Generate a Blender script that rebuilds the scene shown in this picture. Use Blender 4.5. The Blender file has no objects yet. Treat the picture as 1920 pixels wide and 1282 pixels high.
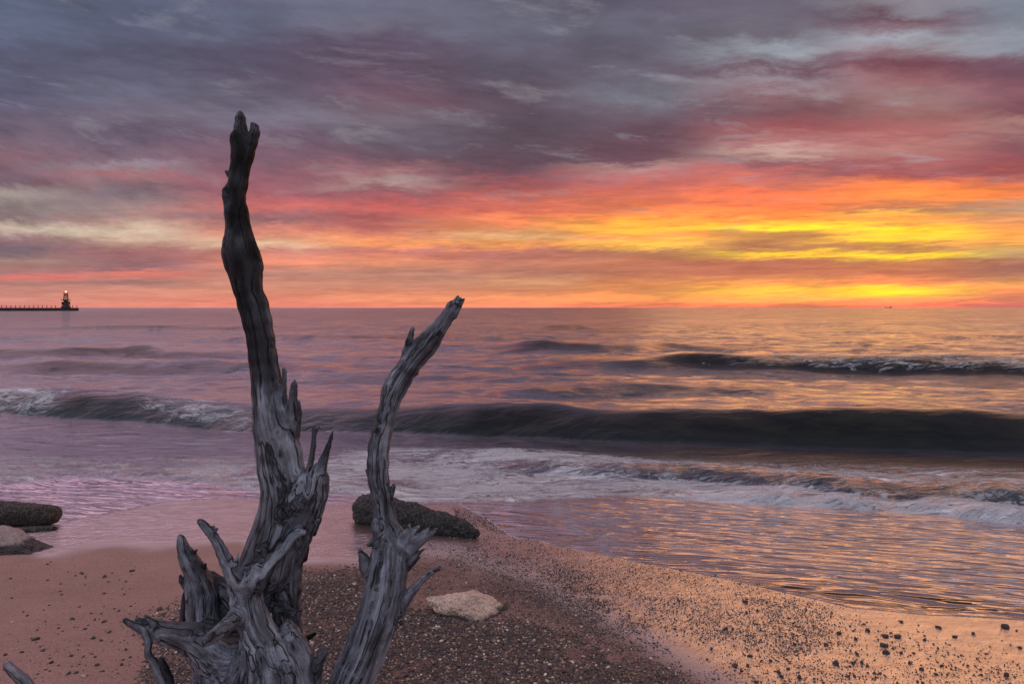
import bpy, math, random
import numpy as np
rng = np.random.default_rng(7)
random.seed(7)
S = bpy.context.scene
COL = S.collection
F = 1280.0; CZ = 2.0; HY = 577.0           # lens scale, eye height above the lake, horizon row used for surveying

# ------------------------------------------------------------------ camera
cam = bpy.data.cameras.new('camera'); co = bpy.data.objects.new('camera', cam); COL.objects.link(co)
co.location = (0, 0, CZ); co.rotation_euler = (math.pi/2, 0, 0)
cam.sensor_width = 36; cam.lens = 24; cam.shift_y = -64/1920; cam.clip_start = 0.05; cam.clip_end = 200000
S.camera = co
S.view_settings.view_transform = 'Standard'; S.view_settings.look = 'None'
S.view_settings.exposure = 0; S.view_settings.gamma = 1
S.cycles.max_bounces = 6; S.cycles.caustics_reflective = False; S.cycles.caustics_refractive = False
S.cycles.sample_clamp_indirect = 4

# ------------------------------------------------------------------ node helpers
def lin(c):
    r = []
    for v in c[:3]:
        v = v/255.0
        r.append(v/12.92 if v <= 0.04045 else ((v+0.055)/1.055)**2.4)
    return (r[0], r[1], r[2], 1)
class NT:
    def __init__(s, nt): s.t = nt; s.n = nt.nodes; s.l = nt.links
    def put(s, sock, v):
        if hasattr(v, 'is_linked') or isinstance(v, bpy.types.NodeSocket): s.l.new(v, sock)
        else: sock.default_value = v
    def math(s, op, a, b=0.0, c=0.0, clamp=False):
        n = s.n.new('ShaderNodeMath'); n.operation = op; n.use_clamp = clamp
        s.put(n.inputs[0], a); s.put(n.inputs[1], b); s.put(n.inputs[2], c); return n.outputs[0]
    def vmath(s, op, a, b=(0, 0, 0)):
        n = s.n.new('ShaderNodeVectorMath'); n.operation = op
        s.put(n.inputs[0], a); s.put(n.inputs[1], b)
        return n.outputs['Value'] if op in ('LENGTH', 'DOT_PRODUCT') else n.outputs[0]
    def xyz(s, x, y, z):
        n = s.n.new('ShaderNodeCombineXYZ')
        for i, v in enumerate((x, y, z)): s.put(n.inputs[i], v)
        return n.outputs[0]
    def sep(s, v):
        n = s.n.new('ShaderNodeSeparateXYZ'); s.l.new(v, n.inputs[0]); return n.outputs
    def rng(s, v, a, b, c=0.0, d=1.0, smooth=False):
        n = s.n.new('ShaderNodeMapRange'); n.clamp = True
        if smooth: n.interpolation_type = 'SMOOTHSTEP'
        s.put(n.inputs[0], v); s.put(n.inputs[1], a); s.put(n.inputs[2], b); s.put(n.inputs[3], c); s.put(n.inputs[4], d)
        return n.outputs[0]
    def noise(s, v, scale, detail=4, rough=0.5, dist=0.0, color=False):
        n = s.n.new('ShaderNodeTexNoise'); s.put(n.inputs['Vector'], v); s.put(n.inputs['Scale'], scale)
        n.inputs['Detail'].default_value = detail; n.inputs['Roughness'].default_value = rough
        s.put(n.inputs['Distortion'], dist); return n.outputs['Color' if color else 'Fac']
    def vor(s, v, scale, feature='F1', out='Distance'):
        n = s.n.new('ShaderNodeTexVoronoi'); n.feature = feature; s.put(n.inputs['Vector'], v)
        s.put(n.inputs['Scale'], scale); return n.outputs[out]
    def mix(s, f, a, b, mode='MIX'):
        n = s.n.new('ShaderNodeMix'); n.data_type = 'RGBA'; n.blend_type = mode
        s.put(n.inputs[0], f); s.put(n.inputs[6], a); s.put(n.inputs[7], b); return n.outputs[2]
    def ramp(s, v, stops, ip='LINEAR'):
        n = s.n.new('ShaderNodeValToRGB'); n.color_ramp.interpolation = ip; e = n.color_ramp.elements
        while len(e) > 1: e.remove(e[0])
        e[0].position = stops[0][0]; e[0].color = stops[0][1]
        for p, c in stops[1:]:
            k = e.new(p); k.color = c
        s.put(n.inputs[0], v); return n.outputs[0]
    def attr(s, name, out='Fac'):
        n = s.n.new('ShaderNodeAttribute'); n.attribute_name = name; return n.outputs[out]
    def coord(s, out='Object'): return s.n.new('ShaderNodeTexCoord').outputs[out]
    def geo(s, out): return s.n.new('ShaderNodeNewGeometry').outputs[out]
    def scale(s, v, k): return s.vmath('MULTIPLY', v, k)
    def bump(s, h, strength, dist, normal=None):
        n = s.n.new('ShaderNodeBump'); s.put(n.inputs['Height'], h); s.put(n.inputs['Strength'], strength)
        s.put(n.inputs['Distance'], dist)
        if normal is not None: s.put(n.inputs['Normal'], normal)
        return n.outputs[0]
def material(name):
    m = bpy.data.materials.new(name); m.use_nodes = True; m.node_tree.nodes.clear()
    t = NT(m.node_tree); out = t.n.new('ShaderNodeOutputMaterial')
    p = t.n.new('ShaderNodeBsdfPrincipled'); t.l.new(p.outputs[0], out.inputs[0])
    return m, t, p, out

# ------------------------------------------------------------------ sky (world)
W = bpy.data.worlds.new('World'); S.world = W; W.use_nodes = True; W.node_tree.nodes.clear()
def build_sky():
    t = NT(W.node_tree)
    out = t.n.new('ShaderNodeOutputWorld'); bg = t.n.new('ShaderNodeBackground'); t.l.new(bg.outputs[0], out.inputs[0])
    d = t.coord('Generated'); x, y, z = t.sep(d)
    yc = t.math('MAXIMUM', y, 0.12)
    u = t.math('DIVIDE', x, yc); v = t.math('DIVIDE', t.math('MAXIMUM', z, 0.0), yc)
    # cloud deck: a flat layer seen in perspective, so streaks crowd together towards the horizon
    tilt = t.math('MULTIPLY', t.rng(v, 0.07, 0.26, -0.02, 0.13), u)
    k = t.math('DIVIDE', 1.0, t.math('MAXIMUM', t.math('ADD', t.math('ADD', v, 0.12), tilt), 0.05))
    P = t.xyz(t.math('MULTIPLY', u, k), k, 0.0)
    skew = t.xyz(t.math('ADD', t.math('MULTIPLY', u, k), t.math('MULTIPLY', k, 0.35)), k, 3.0)
    n1 = t.noise(t.scale(skew, (1.15, 1.5, 1)), 1.2, 10, 0.62, 0.2)
    n2 = t.noise(t.scale(skew, (2.0, 2.6, 1)), 3.2, 10, 0.68, 0.3)
    n3 = t.noise(t.scale(P, (0.5, 1.0, 1)), 0.9, 5, 0.5, 0.3)
    n4 = t.noise(t.xyz(t.math('MULTIPLY', u, 6.0), t.math('MULTIPLY', v, 75.0), 1.0), 1.0, 7, 0.64, 0.5)
    ampv = t.rng(v, 0.0, 0.35, 0.012, 0.10)
    warp = t.math('ADD', t.math('MULTIPLY', t.math('SUBTRACT', n1, 0.5), ampv),
                  t.math('MULTIPLY', t.math('SUBTRACT', n2, 0.5), t.math('MULTIPLY', ampv, 0.75)))
    v2 = t.math('ADD', v, warp)
    u2 = t.math('ADD', u, t.math('MULTIPLY', t.math('SUBTRACT', n3, 0.5), t.rng(v, 0, .4, .25, .35)))
    tt = t.math('DIVIDE', t.math('MAXIMUM', v2, 0.0), 0.4508, clamp=True)
    cols = [
     [(575,205,120,115),(560,212,142,127),(545,200,130,115),(530,180,125,115),(521,225,112,102),(512,170,115,112),(490,165,130,120),(470,120,100,110),(450,145,110,115),(432,198,178,158),(412,140,115,120),(390,140,125,125),(362,168,153,147),(335,115,95,110),(300,135,100,110),(260,125,105,120),(220,105,95,115),(180,95,92,115),(140,92,92,115),(100,90,92,115),(60,98,105,128),(0,90,98,120)],
     [(575,230,135,115),(560,215,135,115),(545,215,140,120),(530,165,120,115),(512,228,122,105),(500,150,105,110),(470,170,110,110),(450,200,160,140),(436,222,195,168),(412,180,140,130),(390,150,125,125),(360,125,105,115),(330,165,110,115),(312,150,135,145),(300,130,105,120),(260,105,92,110),(220,115,105,122),(185,112,110,130),(140,100,98,118),(100,90,88,108),(60,88,90,112),(0,92,98,122)],
     [(575,240,135,115),(560,225,130,105),(545,215,140,115),(530,205,135,115),(510,195,135,120),(492,243,142,110),(475,200,125,110),(460,232,195,158),(440,220,135,115),(412,150,105,112),(390,208,106,100),(360,165,95,105),(330,150,95,108),(300,130,95,110),(260,115,92,110),(225,122,115,132),(180,100,92,108),(140,95,85,105),(100,90,85,105),(60,95,97,118),(0,100,102,125)],
     [(575,240,135,110),(560,235,145,105),(545,210,130,100),(530,200,135,110),(510,190,130,110),(490,238,142,100),(470,200,115,105),(456,248,152,92),(430,200,110,95),(410,170,90,90),(390,205,96,90),(362,150,92,100),(346,172,140,138),(330,160,110,115),(300,110,85,98),(260,105,92,108),(225,122,112,124),(180,120,92,108),(140,98,80,98),(100,95,80,100),(60,110,105,122),(0,108,108,128)],
     [(575,240,140,110),(560,240,150,100),(545,205,125,90),(530,218,152,110),(510,180,115,95),(490,200,125,100),(474,190,110,100),(460,240,155,72),(445,228,175,120),(428,215,130,80),(405,242,132,82),(390,222,108,82),(360,172,90,88),(330,115,78,90),(300,100,78,90),(260,95,80,92),(220,90,76,88),(180,95,78,92),(140,95,85,100),(100,100,95,112),(60,105,105,122),(0,100,98,115)],
     [(575,235,125,90),(560,245,155,90),(545,225,140,80),(530,215,130,80),(510,185,110,85),(490,200,120,85),(472,180,115,85),(458,250,190,65),(442,240,150,70),(426,250,185,45),(410,240,140,60),(390,230,118,72),(360,212,106,86),(335,190,110,110),(318,180,135,132),(300,115,80,92),(260,105,80,92),(220,110,95,108),(180,122,122,134),(140,105,98,112),(100,100,92,108),(60,105,102,118),(0,98,92,110)],
     [(575,225,115,85),(562,245,170,90),(546,252,200,60),(530,235,150,80),(512,200,115,80),(490,195,110,85),(476,252,205,25),(462,185,115,80),(446,220,150,70),(430,255,236,0),(416,245,190,40),(400,245,140,55),(380,245,125,65),(360,240,115,75),(335,200,110,105),(315,150,95,100),(292,205,165,155),(275,180,120,120),(245,160,90,92),(210,125,85,92),(180,140,105,112),(150,150,135,145),(130,115,90,102),(95,152,158,168),(65,112,105,116),(0,105,98,115)],
     [(575,235,115,90),(562,245,150,90),(545,255,236,0),(530,235,140,80),(512,205,115,80),(492,210,130,75),(479,255,225,0),(465,195,115,80),(450,250,200,40),(432,255,230,0),(416,240,150,60),(400,248,185,70),(390,200,120,85),(370,255,145,55),(345,250,130,60),(320,165,85,90),(300,180,110,108),(275,190,128,122),(250,175,105,105),(215,165,110,108),(180,152,120,120),(150,150,100,105),(122,122,76,88),(95,145,118,126),(65,165,168,178),(40,135,112,122),(18,112,84,95),(0,135,128,138)],
     [(575,205,105,95),(560,230,130,95),(545,235,145,90),(530,240,160,90),(510,170,110,90),(495,170,105,85),(475,215,170,110),(460,245,175,80),(445,245,165,70),(430,235,150,70),(400,220,150,100),(390,190,150,120),(370,240,130,60),(345,220,110,75),(320,165,85,85),(300,150,80,85),(270,140,90,98),(232,172,128,124),(200,120,75,85),(170,140,90,100),(140,115,80,95),(112,120,90,105),(85,145,150,163),(50,132,138,152),(0,122,128,143)],
    ]
    U = t.math('MULTIPLY', t.math('ADD', u2, 0.75), 8/1.5)
    c = None
    for i, rows in enumerate(cols):
        r = t.ramp(tt, [((577-p)/577.0, lin((a, b, e))) for p, a, b, e in rows])
        c = r if c is None else t.mix(t.rng(U, i-1.0, float(i), smooth=True), c, r)
    # fine streaks and wisps in the deck
    s1 = t.math('SUBTRACT', t.noise(t.scale(skew, (1.9, 3.0, 1)), 2.2, 10, 0.66, 0.15), 0.5)
    s2 = t.math('SUBTRACT', n4, 0.5)
    g = t.math('ADD', 1.0, t.math('ADD', t.math('MULTIPLY', s1, t.rng(v, 0, .12, .4, .85)),
                                  t.math('MULTIPLY', s2, t.rng(v, 0.08, 0.2, .85, 0.15))))
    c = t.mix(1.0, c, t.xyz(g, t.math('POWER', g, 1.1), t.math('POWER', g, 1.15)), 'MULTIPLY')
    hsv = t.n.new('ShaderNodeHueSaturation'); t.put(hsv.inputs['Saturation'], t.ramp(t.math('MULTIPLY', v, 2.0), [(0.0, (.97,.97,.97,1)), (.2, (.95,.95,.95,1)), (.35, (.96,.96,.96,1)), (.55, (1,1,1,1)), (.9, (1,1,1,1))])); t.put(hsv.inputs['Color'], c); c = hsv.outputs[0]
    # pale wisps where the deck thins out
    w1 = t.noise(t.scale(skew, (1.3, 2.2, 1)), 2.1, 10, 0.66, 0.35)
    wm = t.math('MULTIPLY', t.rng(w1, 0.54, 0.70, smooth=True), t.math('MULTIPLY', t.rng(v, 0.06, 0.22, 0.1, 0.42), t.rng(u, -0.3, 0.4, 0.5, 1.0)))
    c = t.mix(wm, c, lin((168, 165, 172)))
    # unseen sky added for fill light: pink left, orange right, pale blue behind
    el = t.math('ARCSINE', t.math('MAXIMUM', z, 0.0))
    hi = t.ramp(t.math('DIVIDE', el, 1.571), [(0.0, lin((184, 178, 194))), (0.25, lin((206, 214, 232))), (0.5, lin((214, 220, 236))), (1.0, lin((205, 196, 218)))])
    fr = t.ramp(t.math('DIVIDE', el, 1.571), [(0.0, lin((128, 114, 130))), (0.30, lin((118, 106, 124))), (0.48, lin((116, 106, 126))), (0.66, lin((174, 156, 172))), (1.0, lin((205, 196, 218)))])
    fl = t.mix(t.rng(z, .5, .72), lin((246, 192, 202)), lin((205, 185, 210)))
    fr = t.mix(t.math('MULTIPLY', t.rng(x, 0.02, 0.45, smooth=True), t.rng(z, .44, .60, 1.0, 0.0)), fr, lin((255, 176, 108)))
    fl = t.scale(fl, (1.55, 1.5, 1.55))
    fr = t.mix(t.rng(x, -0.42, 0.22, smooth=True), fl, fr)
    hi = t.mix(t.rng(y, -0.1, 0.45, smooth=True), hi, fr)
    cl = t.noise(t.scale(d, (1.5, 1.5, 3.0)), 1.6, 6, 0.6, 0.5)
    hi = t.mix(1.0, hi, t.xyz(*([t.rng(cl, 0.25, 0.75, 0.72, 1.25)]*3)), 'MULTIPLY')
    blend = t.math('MAXIMUM', t.rng(v, 0.44, 0.60, smooth=True), t.rng(y, 0.05, 0.35, 1.0, 0.0, True))
    c = t.mix(blend, c, hi)
    # the glow itself is brighter than the picture can show: its red runs past white
    gm = t.math('MULTIPLY', t.rng(u, -0.35, 0.35, smooth=True), t.rng(v, 0.10, 0.22, 1.0, 0.0, True))
    gm = t.math('MULTIPLY', gm, t.rng(y, 0.2, 0.5))
    gm = t.math('MULTIPLY', gm, t.rng(t.sep(c)[0], 0.72, 0.98, 0.0, 1.0, True))
    c = t.mix(gm, c, t.vmath('MULTIPLY', c, (1.7, 1.14, 0.9)))
    # below the horizon (never seen): dull
    c = t.mix(t.rng(z, -0.02, -0.001, 1.0, 0.0), c, lin((70, 62, 72)))
    t.l.new(c, bg.inputs[0]); bg.inputs[1].default_value = 1.0
build_sky()

# ------------------------------------------------------------------ sun lamp, wide and raised to act as the bright cloud glow
GLOW_AZ = math.radians(26.9); GLOW_EL = math.radians(11.0)
sd = bpy.data.lights.new('cloud_glow', 'SUN'); sd.energy = 0.20; sd.angle = math.radians(36); sd.color = (1.0, 0.50, 0.22)
so = bpy.data.objects.new('cloud_glow', sd); COL.objects.link(so)
so.rotation_euler = (math.pi/2 - GLOW_EL, 0, math.pi - GLOW_AZ)

# ------------------------------------------------------------------ numeric helpers
def hash3(i, j, k, s):
    h = (i*374761393 + j*668265263 + k*2147483647 + s*974634777) & 0xffffffff
    h = ((h ^ (h >> 13))*1274126177) & 0xffffffff
    h = ((h ^ (h >> 16))*2246822519) & 0xffffffff
    return ((h ^ (h >> 15)) & 0xffffff)/float(0xffffff)
def vnoise(p, s=0):
    i = np.floor(p).astype(np.int64); f = p - i; f = f*f*(3-2*f); r = 0
    for a in (0, 1):
        for b in (0, 1):
            for c in (0, 1):
                w = (f[:, 0] if a else 1-f[:, 0])*(f[:, 1] if b else 1-f[:, 1])*(f[:, 2] if c else 1-f[:, 2])
                r = r + w*hash3(i[:, 0]+a, i[:, 1]+b, i[:, 2]+c, s)
    return r*2-1
def fbm(p, oct=4, s=0, g=0.5):
    r = 0; a = 1.0; q = p
    for o in range(oct):
        r = r + a*vnoise(q, s+o); a *= g; q = q*2.03 + 11.3
    return r
def sstep(x, a, b):
    t = np.clip((x-a)/(b-a), 0, 1); return t*t*(3-2*t)
def make_mesh(name, V, Q=None, T=None, smooth=True, attrs=None, uvec=None):
    me = bpy.data.meshes.new(name)
    nq = 0 if Q is None else len(Q); nt = 0 if T is None else len(T)
    me.vertices.add(len(V)); me.vertices.foreach_set('co', np.ascontiguousarray(V, dtype=np.float32).ravel())
    li = []
    if nq: li.append(np.asarray(Q).ravel())
    if nt: li.append(np.asarray(T).ravel())
    li = np.concatenate(li).astype(np.int32)
    me.loops.add(len(li)); me.loops.foreach_set('vertex_index', li)
    me.polygons.add(nq+nt)
    st = np.concatenate([np.arange(nq)*4, nq*4+np.arange(nt)*3]).astype(np.int32)
    me.polygons.foreach_set('loop_start', st)
    me.update(calc_edges=True)
    me.polygons.foreach_set('use_smooth', np.full(nq+nt, smooth))
    for k, a in (attrs or {}).items():
        a = np.asarray(a, dtype=np.float32)
        if a.ndim == 1:
            at = me.attributes.new(k, 'FLOAT', 'POINT'); at.data.foreach_set('value', a)
        elif a.shape[1] == 3:
            at = me.attributes.new(k, 'FLOAT_VECTOR', 'POINT'); at.data.foreach_set('vector', a.ravel())
        else:
            at = me.attributes.new(k, 'FLOAT_COLOR', 'POINT'); at.data.foreach_set('color', a.ravel())
    me.validate(clean_customdata=False); me.update()
    return me
def obj(name, me, mat=None, parent=None, loc=None, label=None, cat=None, group=None, kind=None):
    o = bpy.data.objects.new(name, me); COL.objects.link(o)
    if me is not None and mat is not None and not me.materials: me.materials.append(mat)
    if parent is not None: o.parent = parent
    if loc is not None: o.location = loc
    tag(o, label, cat, group, kind)
    return o
def tag(o, label=None, cat=None, group=None, kind=None):
    if label: o['label'] = label
    if cat: o['category'] = cat
    if group: o['group'] = group
    if kind: o['kind'] = kind
def grid_quads(nr, nc):
    i = np.arange(nr*nc).reshape(nr, nc)
    return np.stack([i[:-1, :-1], i[:-1, 1:], i[1:, 1:], i[1:, :-1]], -1).reshape(-1, 4)
def icos(sub):
    import bmesh
    bm = bmesh.new(); bmesh.ops.create_icosphere(bm, subdivisions=sub, radius=1)
    V = np.array([v.co[:] for v in bm.verts]); T = np.array([[v.index for v in f.verts] for f in bm.faces]); bm.free()
    return V, T
# surveying: a beach point that stands at (px,py) of the survey sheet; the foreshore is a plane z = SL*(Y0-y)
SL = 0.07; Y0 = 7.15
def beach_plane(y): return SL*(Y0-y)
def ground(px, py):
    y = (CZ - SL*Y0)*F/(np.asarray(py, float) - HY - SL*F)
    return (np.asarray(px, float)-960)/F*y, y
def sheet(x, y, z):
    return 960+F*x/y, HY+(CZ-z)*F/y
def P3(px, py, d): return np.array([(px-960)/F*d, d, CZ-(py-HY)/F*d])
def pl(px, pts):
    a = np.array(pts, float); return np.interp(px, a[:, 0], a[:, 1])

# lines on the shore, as (px, py) along each line
FILM = [(-900,1030),(-300,1010),(0,1000),(45,984),(130,974),(200,962),(290,942),(420,933),(560,940),(680,950),(860,946),(915,975),(960,1003),(1000,1010),(1080,1030),(1200,1056),(1300,1076),(1400,1098),(1500,1120),(1600,1140),(1750,1153),(1920,1162),(2300,1180),(3200,1230)]
SWASH = [(-900,900),(0,912),(120,898),(300,903),(500,922),(640,930),(700,944),(900,950),(1000,951),(1150,946),(1300,946),(1500,956),(1700,972),(1920,992),(2600,1040)]
WET = [(-900,1030),(0,1035),(100,1040),(200,1022),(450,1018),(560,1060),(690,1050),(760,1030),(850,1035),(1000,1090),(1090,1140),(1180,1190),(1300,1250),(1400,1310),(2600,1800)]

# ------------------------------------------------------------------ materials for ground and water
def mat_sand():
    m, t, p, o = material('sand')
    P = t.geo('Position'); wet = t.attr('wet'); film = t.attr('damp')
    n1 = t.noise(P, 1.3, 5, 0.6); n2 = t.noise(P, 105, 4, 0.85); n3 = t.noise(t.scale(P, (1.0, 3.2, 1)), 6.0, 6, 0.6, 0.4)
    base = t.mix(t.rng(n1, 0.3, 0.7), lin((164, 126, 114)), lin((188, 146, 132)))
    base = t.mix(t.rng(n2, 0.42, 0.66, 0.0, 0.7), base, lin((92, 66, 56)))
    base = t.mix(t.rng(n3, 0.5, 0.7, 0.0, 0.25), base, lin((122, 94, 86)))
    base = t.mix(t.math('MULTIPLY', wet, 0.75), base, lin((118, 88, 82)))
    base = t.mix(t.math('MULTIPLY', film, t.rng(t.noise(P, 90, 4, .7), .3, .6, .6, 1.0)), base, lin((54, 42, 40)))
    t.l.new(base, p.inputs['Base Color'])
    gl = t.n.new('ShaderNodeBsdfGlossy'); gl.inputs['Color'].default_value = (0.97, 0.95, 0.95, 1)
    rg = t.math('ADD', t.rng(wet, 0, 1, 0.85, 0.13), t.math('MULTIPLY', t.math('SUBTRACT', n3, 0.5), t.math('MULTIPLY', wet, 0.22)))
    t.l.new(rg, p.inputs['Roughness'])
    t.l.new(t.rng(wet, 0, 1, 1.40, 2.6), p.inputs['IOR'])
    b1 = t.bump(t.noise(P, 130, 3, 0.7), t.rng(wet, 0, 1, 0.9, 0.2), 0.009)
    rx, ry, rz = t.sep(P); rill = t.noise(t.xyz(t.math('MULTIPLY', t.math('SUBTRACT', rx, t.math('MULTIPLY', ry, 1.1)), 3.2), t.math('MULTIPLY', t.math('ADD', ry, t.math('MULTIPLY', rx, 0.7)), 1.0), 0.0), 7.0, 4, 0.55, 0.4)
    b2 = t.bump(rill, t.rng(wet, 0, 1, 0.12, 0.7), 0.015, b1)
    t.l.new(b2, p.inputs['Normal']); t.l.new(b2, gl.inputs['Normal']); t.l.new(t.math('ADD', rg, 0.03), gl.inputs['Roughness'])
    mg = t.n.new('ShaderNodeMixShader'); t.put(mg.inputs[0], t.math('MULTIPLY', t.math('MULTIPLY', t.math('POWER', wet, 1.6), t.rng(n3, .35, .65, .35, .72)), 1.0)); t.l.new(p.outputs[0], mg.inputs[1]); t.l.new(gl.outputs[0], mg.inputs[2])
    t.l.new(mg.outputs[0], o.inputs[0])
    return m
def mat_water():
    m, t, p, o = material('lake_water')
    P = t.geo('Position'); foam = t.attr('foam'); film = t.attr('film'); face = t.attr('face')
    x, y, z = t.sep(P)
    Pf = t.xyz(x, y, 0.0)
    # body colour: silty green-grey where it stands up in a breaker
    stk = t.noise(t.xyz(t.math('ADD', x, t.math('MULTIPLY', z, 1.5)), t.math('MULTIPLY', y, .3), t.math('MULTIPLY', z, 5.0)), 1.6, 5, .6, .4)
    base = t.mix(face, lin((26, 38, 50)), t.mix(t.rng(stk, .35, .65), lin((11, 12, 14)), lin((36, 35, 27))))
    base = t.mix(t.math('MULTIPLY', film, 0.8), base, lin((112, 78, 66)))
    t.l.new(base, p.inputs['Base Color'])
    t.l.new(t.rng(face, 0, 1, 1.38, 1.33), p.inputs['IOR'])
    t.l.new(t.rng(film, 0, 1, 0.16, 0.10), p.inputs['Roughness']); t.l.new(t.rng(face, 0.2, 0.9, 0.5, 0.22), p.inputs['Specular IOR Level'])
    # ripples at three sizes
    w1 = t.noise(t.scale(Pf, (0.3, 1.0, 1)), 1.9, 6, 0.6, 0.4)
    w2 = t.noise(t.scale(Pf, (0.45, 1.6, 1)), 4.2, 6, 0.62, 0.5)
    far = t.rng(y, 12.0, 60.0)
    b1 = t.bump(w1, t.math('MULTIPLY', t.rng(film, 0, 0.6, 1.0, 0.02), t.rng(far, 0, 1, 0.5, 1.0)), t.math('MULTIPLY', t.rng(y, 10, 120, 0.14, 0.6), t.rng(face, 0, .6, 1.0, .35)))
    b2 = t.bump(w2, t.math('MULTIPLY', t.rng(film, 0, 0.6, 1.0, 0.08), t.rng(face, 0, 1, 1, .2)), 0.085, b1)
    rip = t.noise(t.xyz(t.math('ADD', x, t.math('MULTIPLY', y, 0.5)), t.math('MULTIPLY', t.math('ADD', y, t.math('MULTIPLY', x, 0.25)), 4.2), 0.0), 2.4, 1.6, 0.5, 0.35)
    b3 = t.bump(rip, t.math('MULTIPLY', film, 1.0), 0.085, b2)
    # open water: slopes of the wind chop, from 16 m swells down to ripples
    nf = t.noise(t.scale(Pf, (0.42, 1.0, 1)), 2.1, 7, 0.66, 0.15, True)
    nf2 = t.noise(t.scale(Pf, (0.5, 1.0, 1)), 0.33, 9, 0.74, 0.15, True)
    nf = t.mix(t.rng(y, 25, 140, 0.15, 0.75), nf, nf2)
    sl = t.vmath('SUBTRACT', nf, (0.5, 0.5, 0.5)); am0 = t.rng(face, 0, .5, 1.0, .3)
    am = t.math('MULTIPLY', t.rng(y, 8.5, 26.0, 0.15, 1.0, True), am0)
    sv = t.vmath('MULTIPLY', sl, t.xyz(t.math('MULTIPLY', am, 0.6), t.math('MULTIPLY', am, 4.8), 0.0))
    sv = t.vmath('ADD', sv, t.xyz(0.0, t.math('MULTIPLY', am, t.rng(y, 14, 110, -0.07, -0.22)), 0.0))
    b3 = t.vmath('NORMALIZE', t.vmath('ADD', b3, sv))
    t.l.new(b3, p.inputs['Normal'])
    gl = t.n.new('ShaderNodeBsdfGlossy'); gl.inputs['Color'].default_value = (0.90, 0.90, 1.0, 1); t.put(gl.inputs['Roughness'], 0.07); t.l.new(b3, gl.inputs['Normal'])
    mg = t.n.new('ShaderNodeMixShader'); lw = t.n.new('ShaderNodeLayerWeight'); lw.inputs['Blend'].default_value = 0.5; t.l.new(b3, lw.inputs['Normal'])
    fz = t.math('POWER', lw.outputs['Facing'], t.rng(film, 0, 1, 2.5, 1.6))
    t.put(mg.inputs[0], t.math('MULTIPLY', t.rng(face, 0, 0.8, 1.0, 0.05), t.math('MULTIPLY', t.math('MULTIPLY', fz, t.rng(y, 30, 160, 1.0, 0.62)), t.rng(film, 0, 1, 0.98, 0.95))))
    t.l.new(p.outputs[0], mg.inputs[1]); t.l.new(gl.outputs[0], mg.inputs[2])
    # foam: silky streaked lace
    fw = t.noise(t.scale(Pf, (0.5, 1.0, 1)), 1.2, 4, 0.55, 0, True)
    q = t.vmath('ADD', t.scale(Pf, (0.7, 2.4, 1)), t.scale(fw, (1.6, 1.6, 0)))
    f1 = t.noise(q, 2.6, 8, 0.62, 0.9)
    f2 = t.noise(q, 9.0, 6, 0.62, 0.7)
    fil = t.math('SUBTRACT', 1.0, t.math('MULTIPLY', t.math('ABSOLUTE', t.math('SUBTRACT', t.math('MULTIPLY', f2, 2.0), 1.0)), 3.4))
    f3 = t.noise(q, 5.0, 5, 0.6, 1.2)
    fil2 = t.math('SUBTRACT', 1.0, t.math('MULTIPLY', t.math('ABSOLUTE', t.math('SUBTRACT', t.math('MULTIPLY', f3, 2.0), 1.0)), 3.4))
    lace = t.math('ADD', t.math('MULTIPLY', f1, 0.62), t.math('MULTIPLY', t.rng(y, 9.5, 14, 1.0, 0.45), t.math('ADD', t.math('MULTIPLY', fil, 0.15), t.math('MULTIPLY', fil2, 0.21))))
    thr = t.math('SUBTRACT', 0.61, t.math('MULTIPLY', foam, 0.35))
    fm = t.rng(t.math('SUBTRACT', lace, thr), -0.02, 0.26, smooth=True)
    fm = t.math('MULTIPLY', fm, t.rng(foam, 0.0, 0.25, 0.0, 0.97))
    df = t.n.new('ShaderNodeBsdfPrincipled'); df.inputs['Base Color'].default_value = lin((247, 247, 250)); df.inputs['Roughness'].default_value = 0.6
    t.l.new(t.bump(lace, 0.9, 0.22), df.inputs['Normal'])
    mx = t.n.new('ShaderNodeMixShader'); t.l.new(fm, mx.inputs[0]); t.l.new(mg.outputs[0], mx.inputs[1]); t.l.new(df.outputs[0], mx.inputs[2])
    t.l.new(mx.outputs[0], o.inputs[0])
    return m

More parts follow.
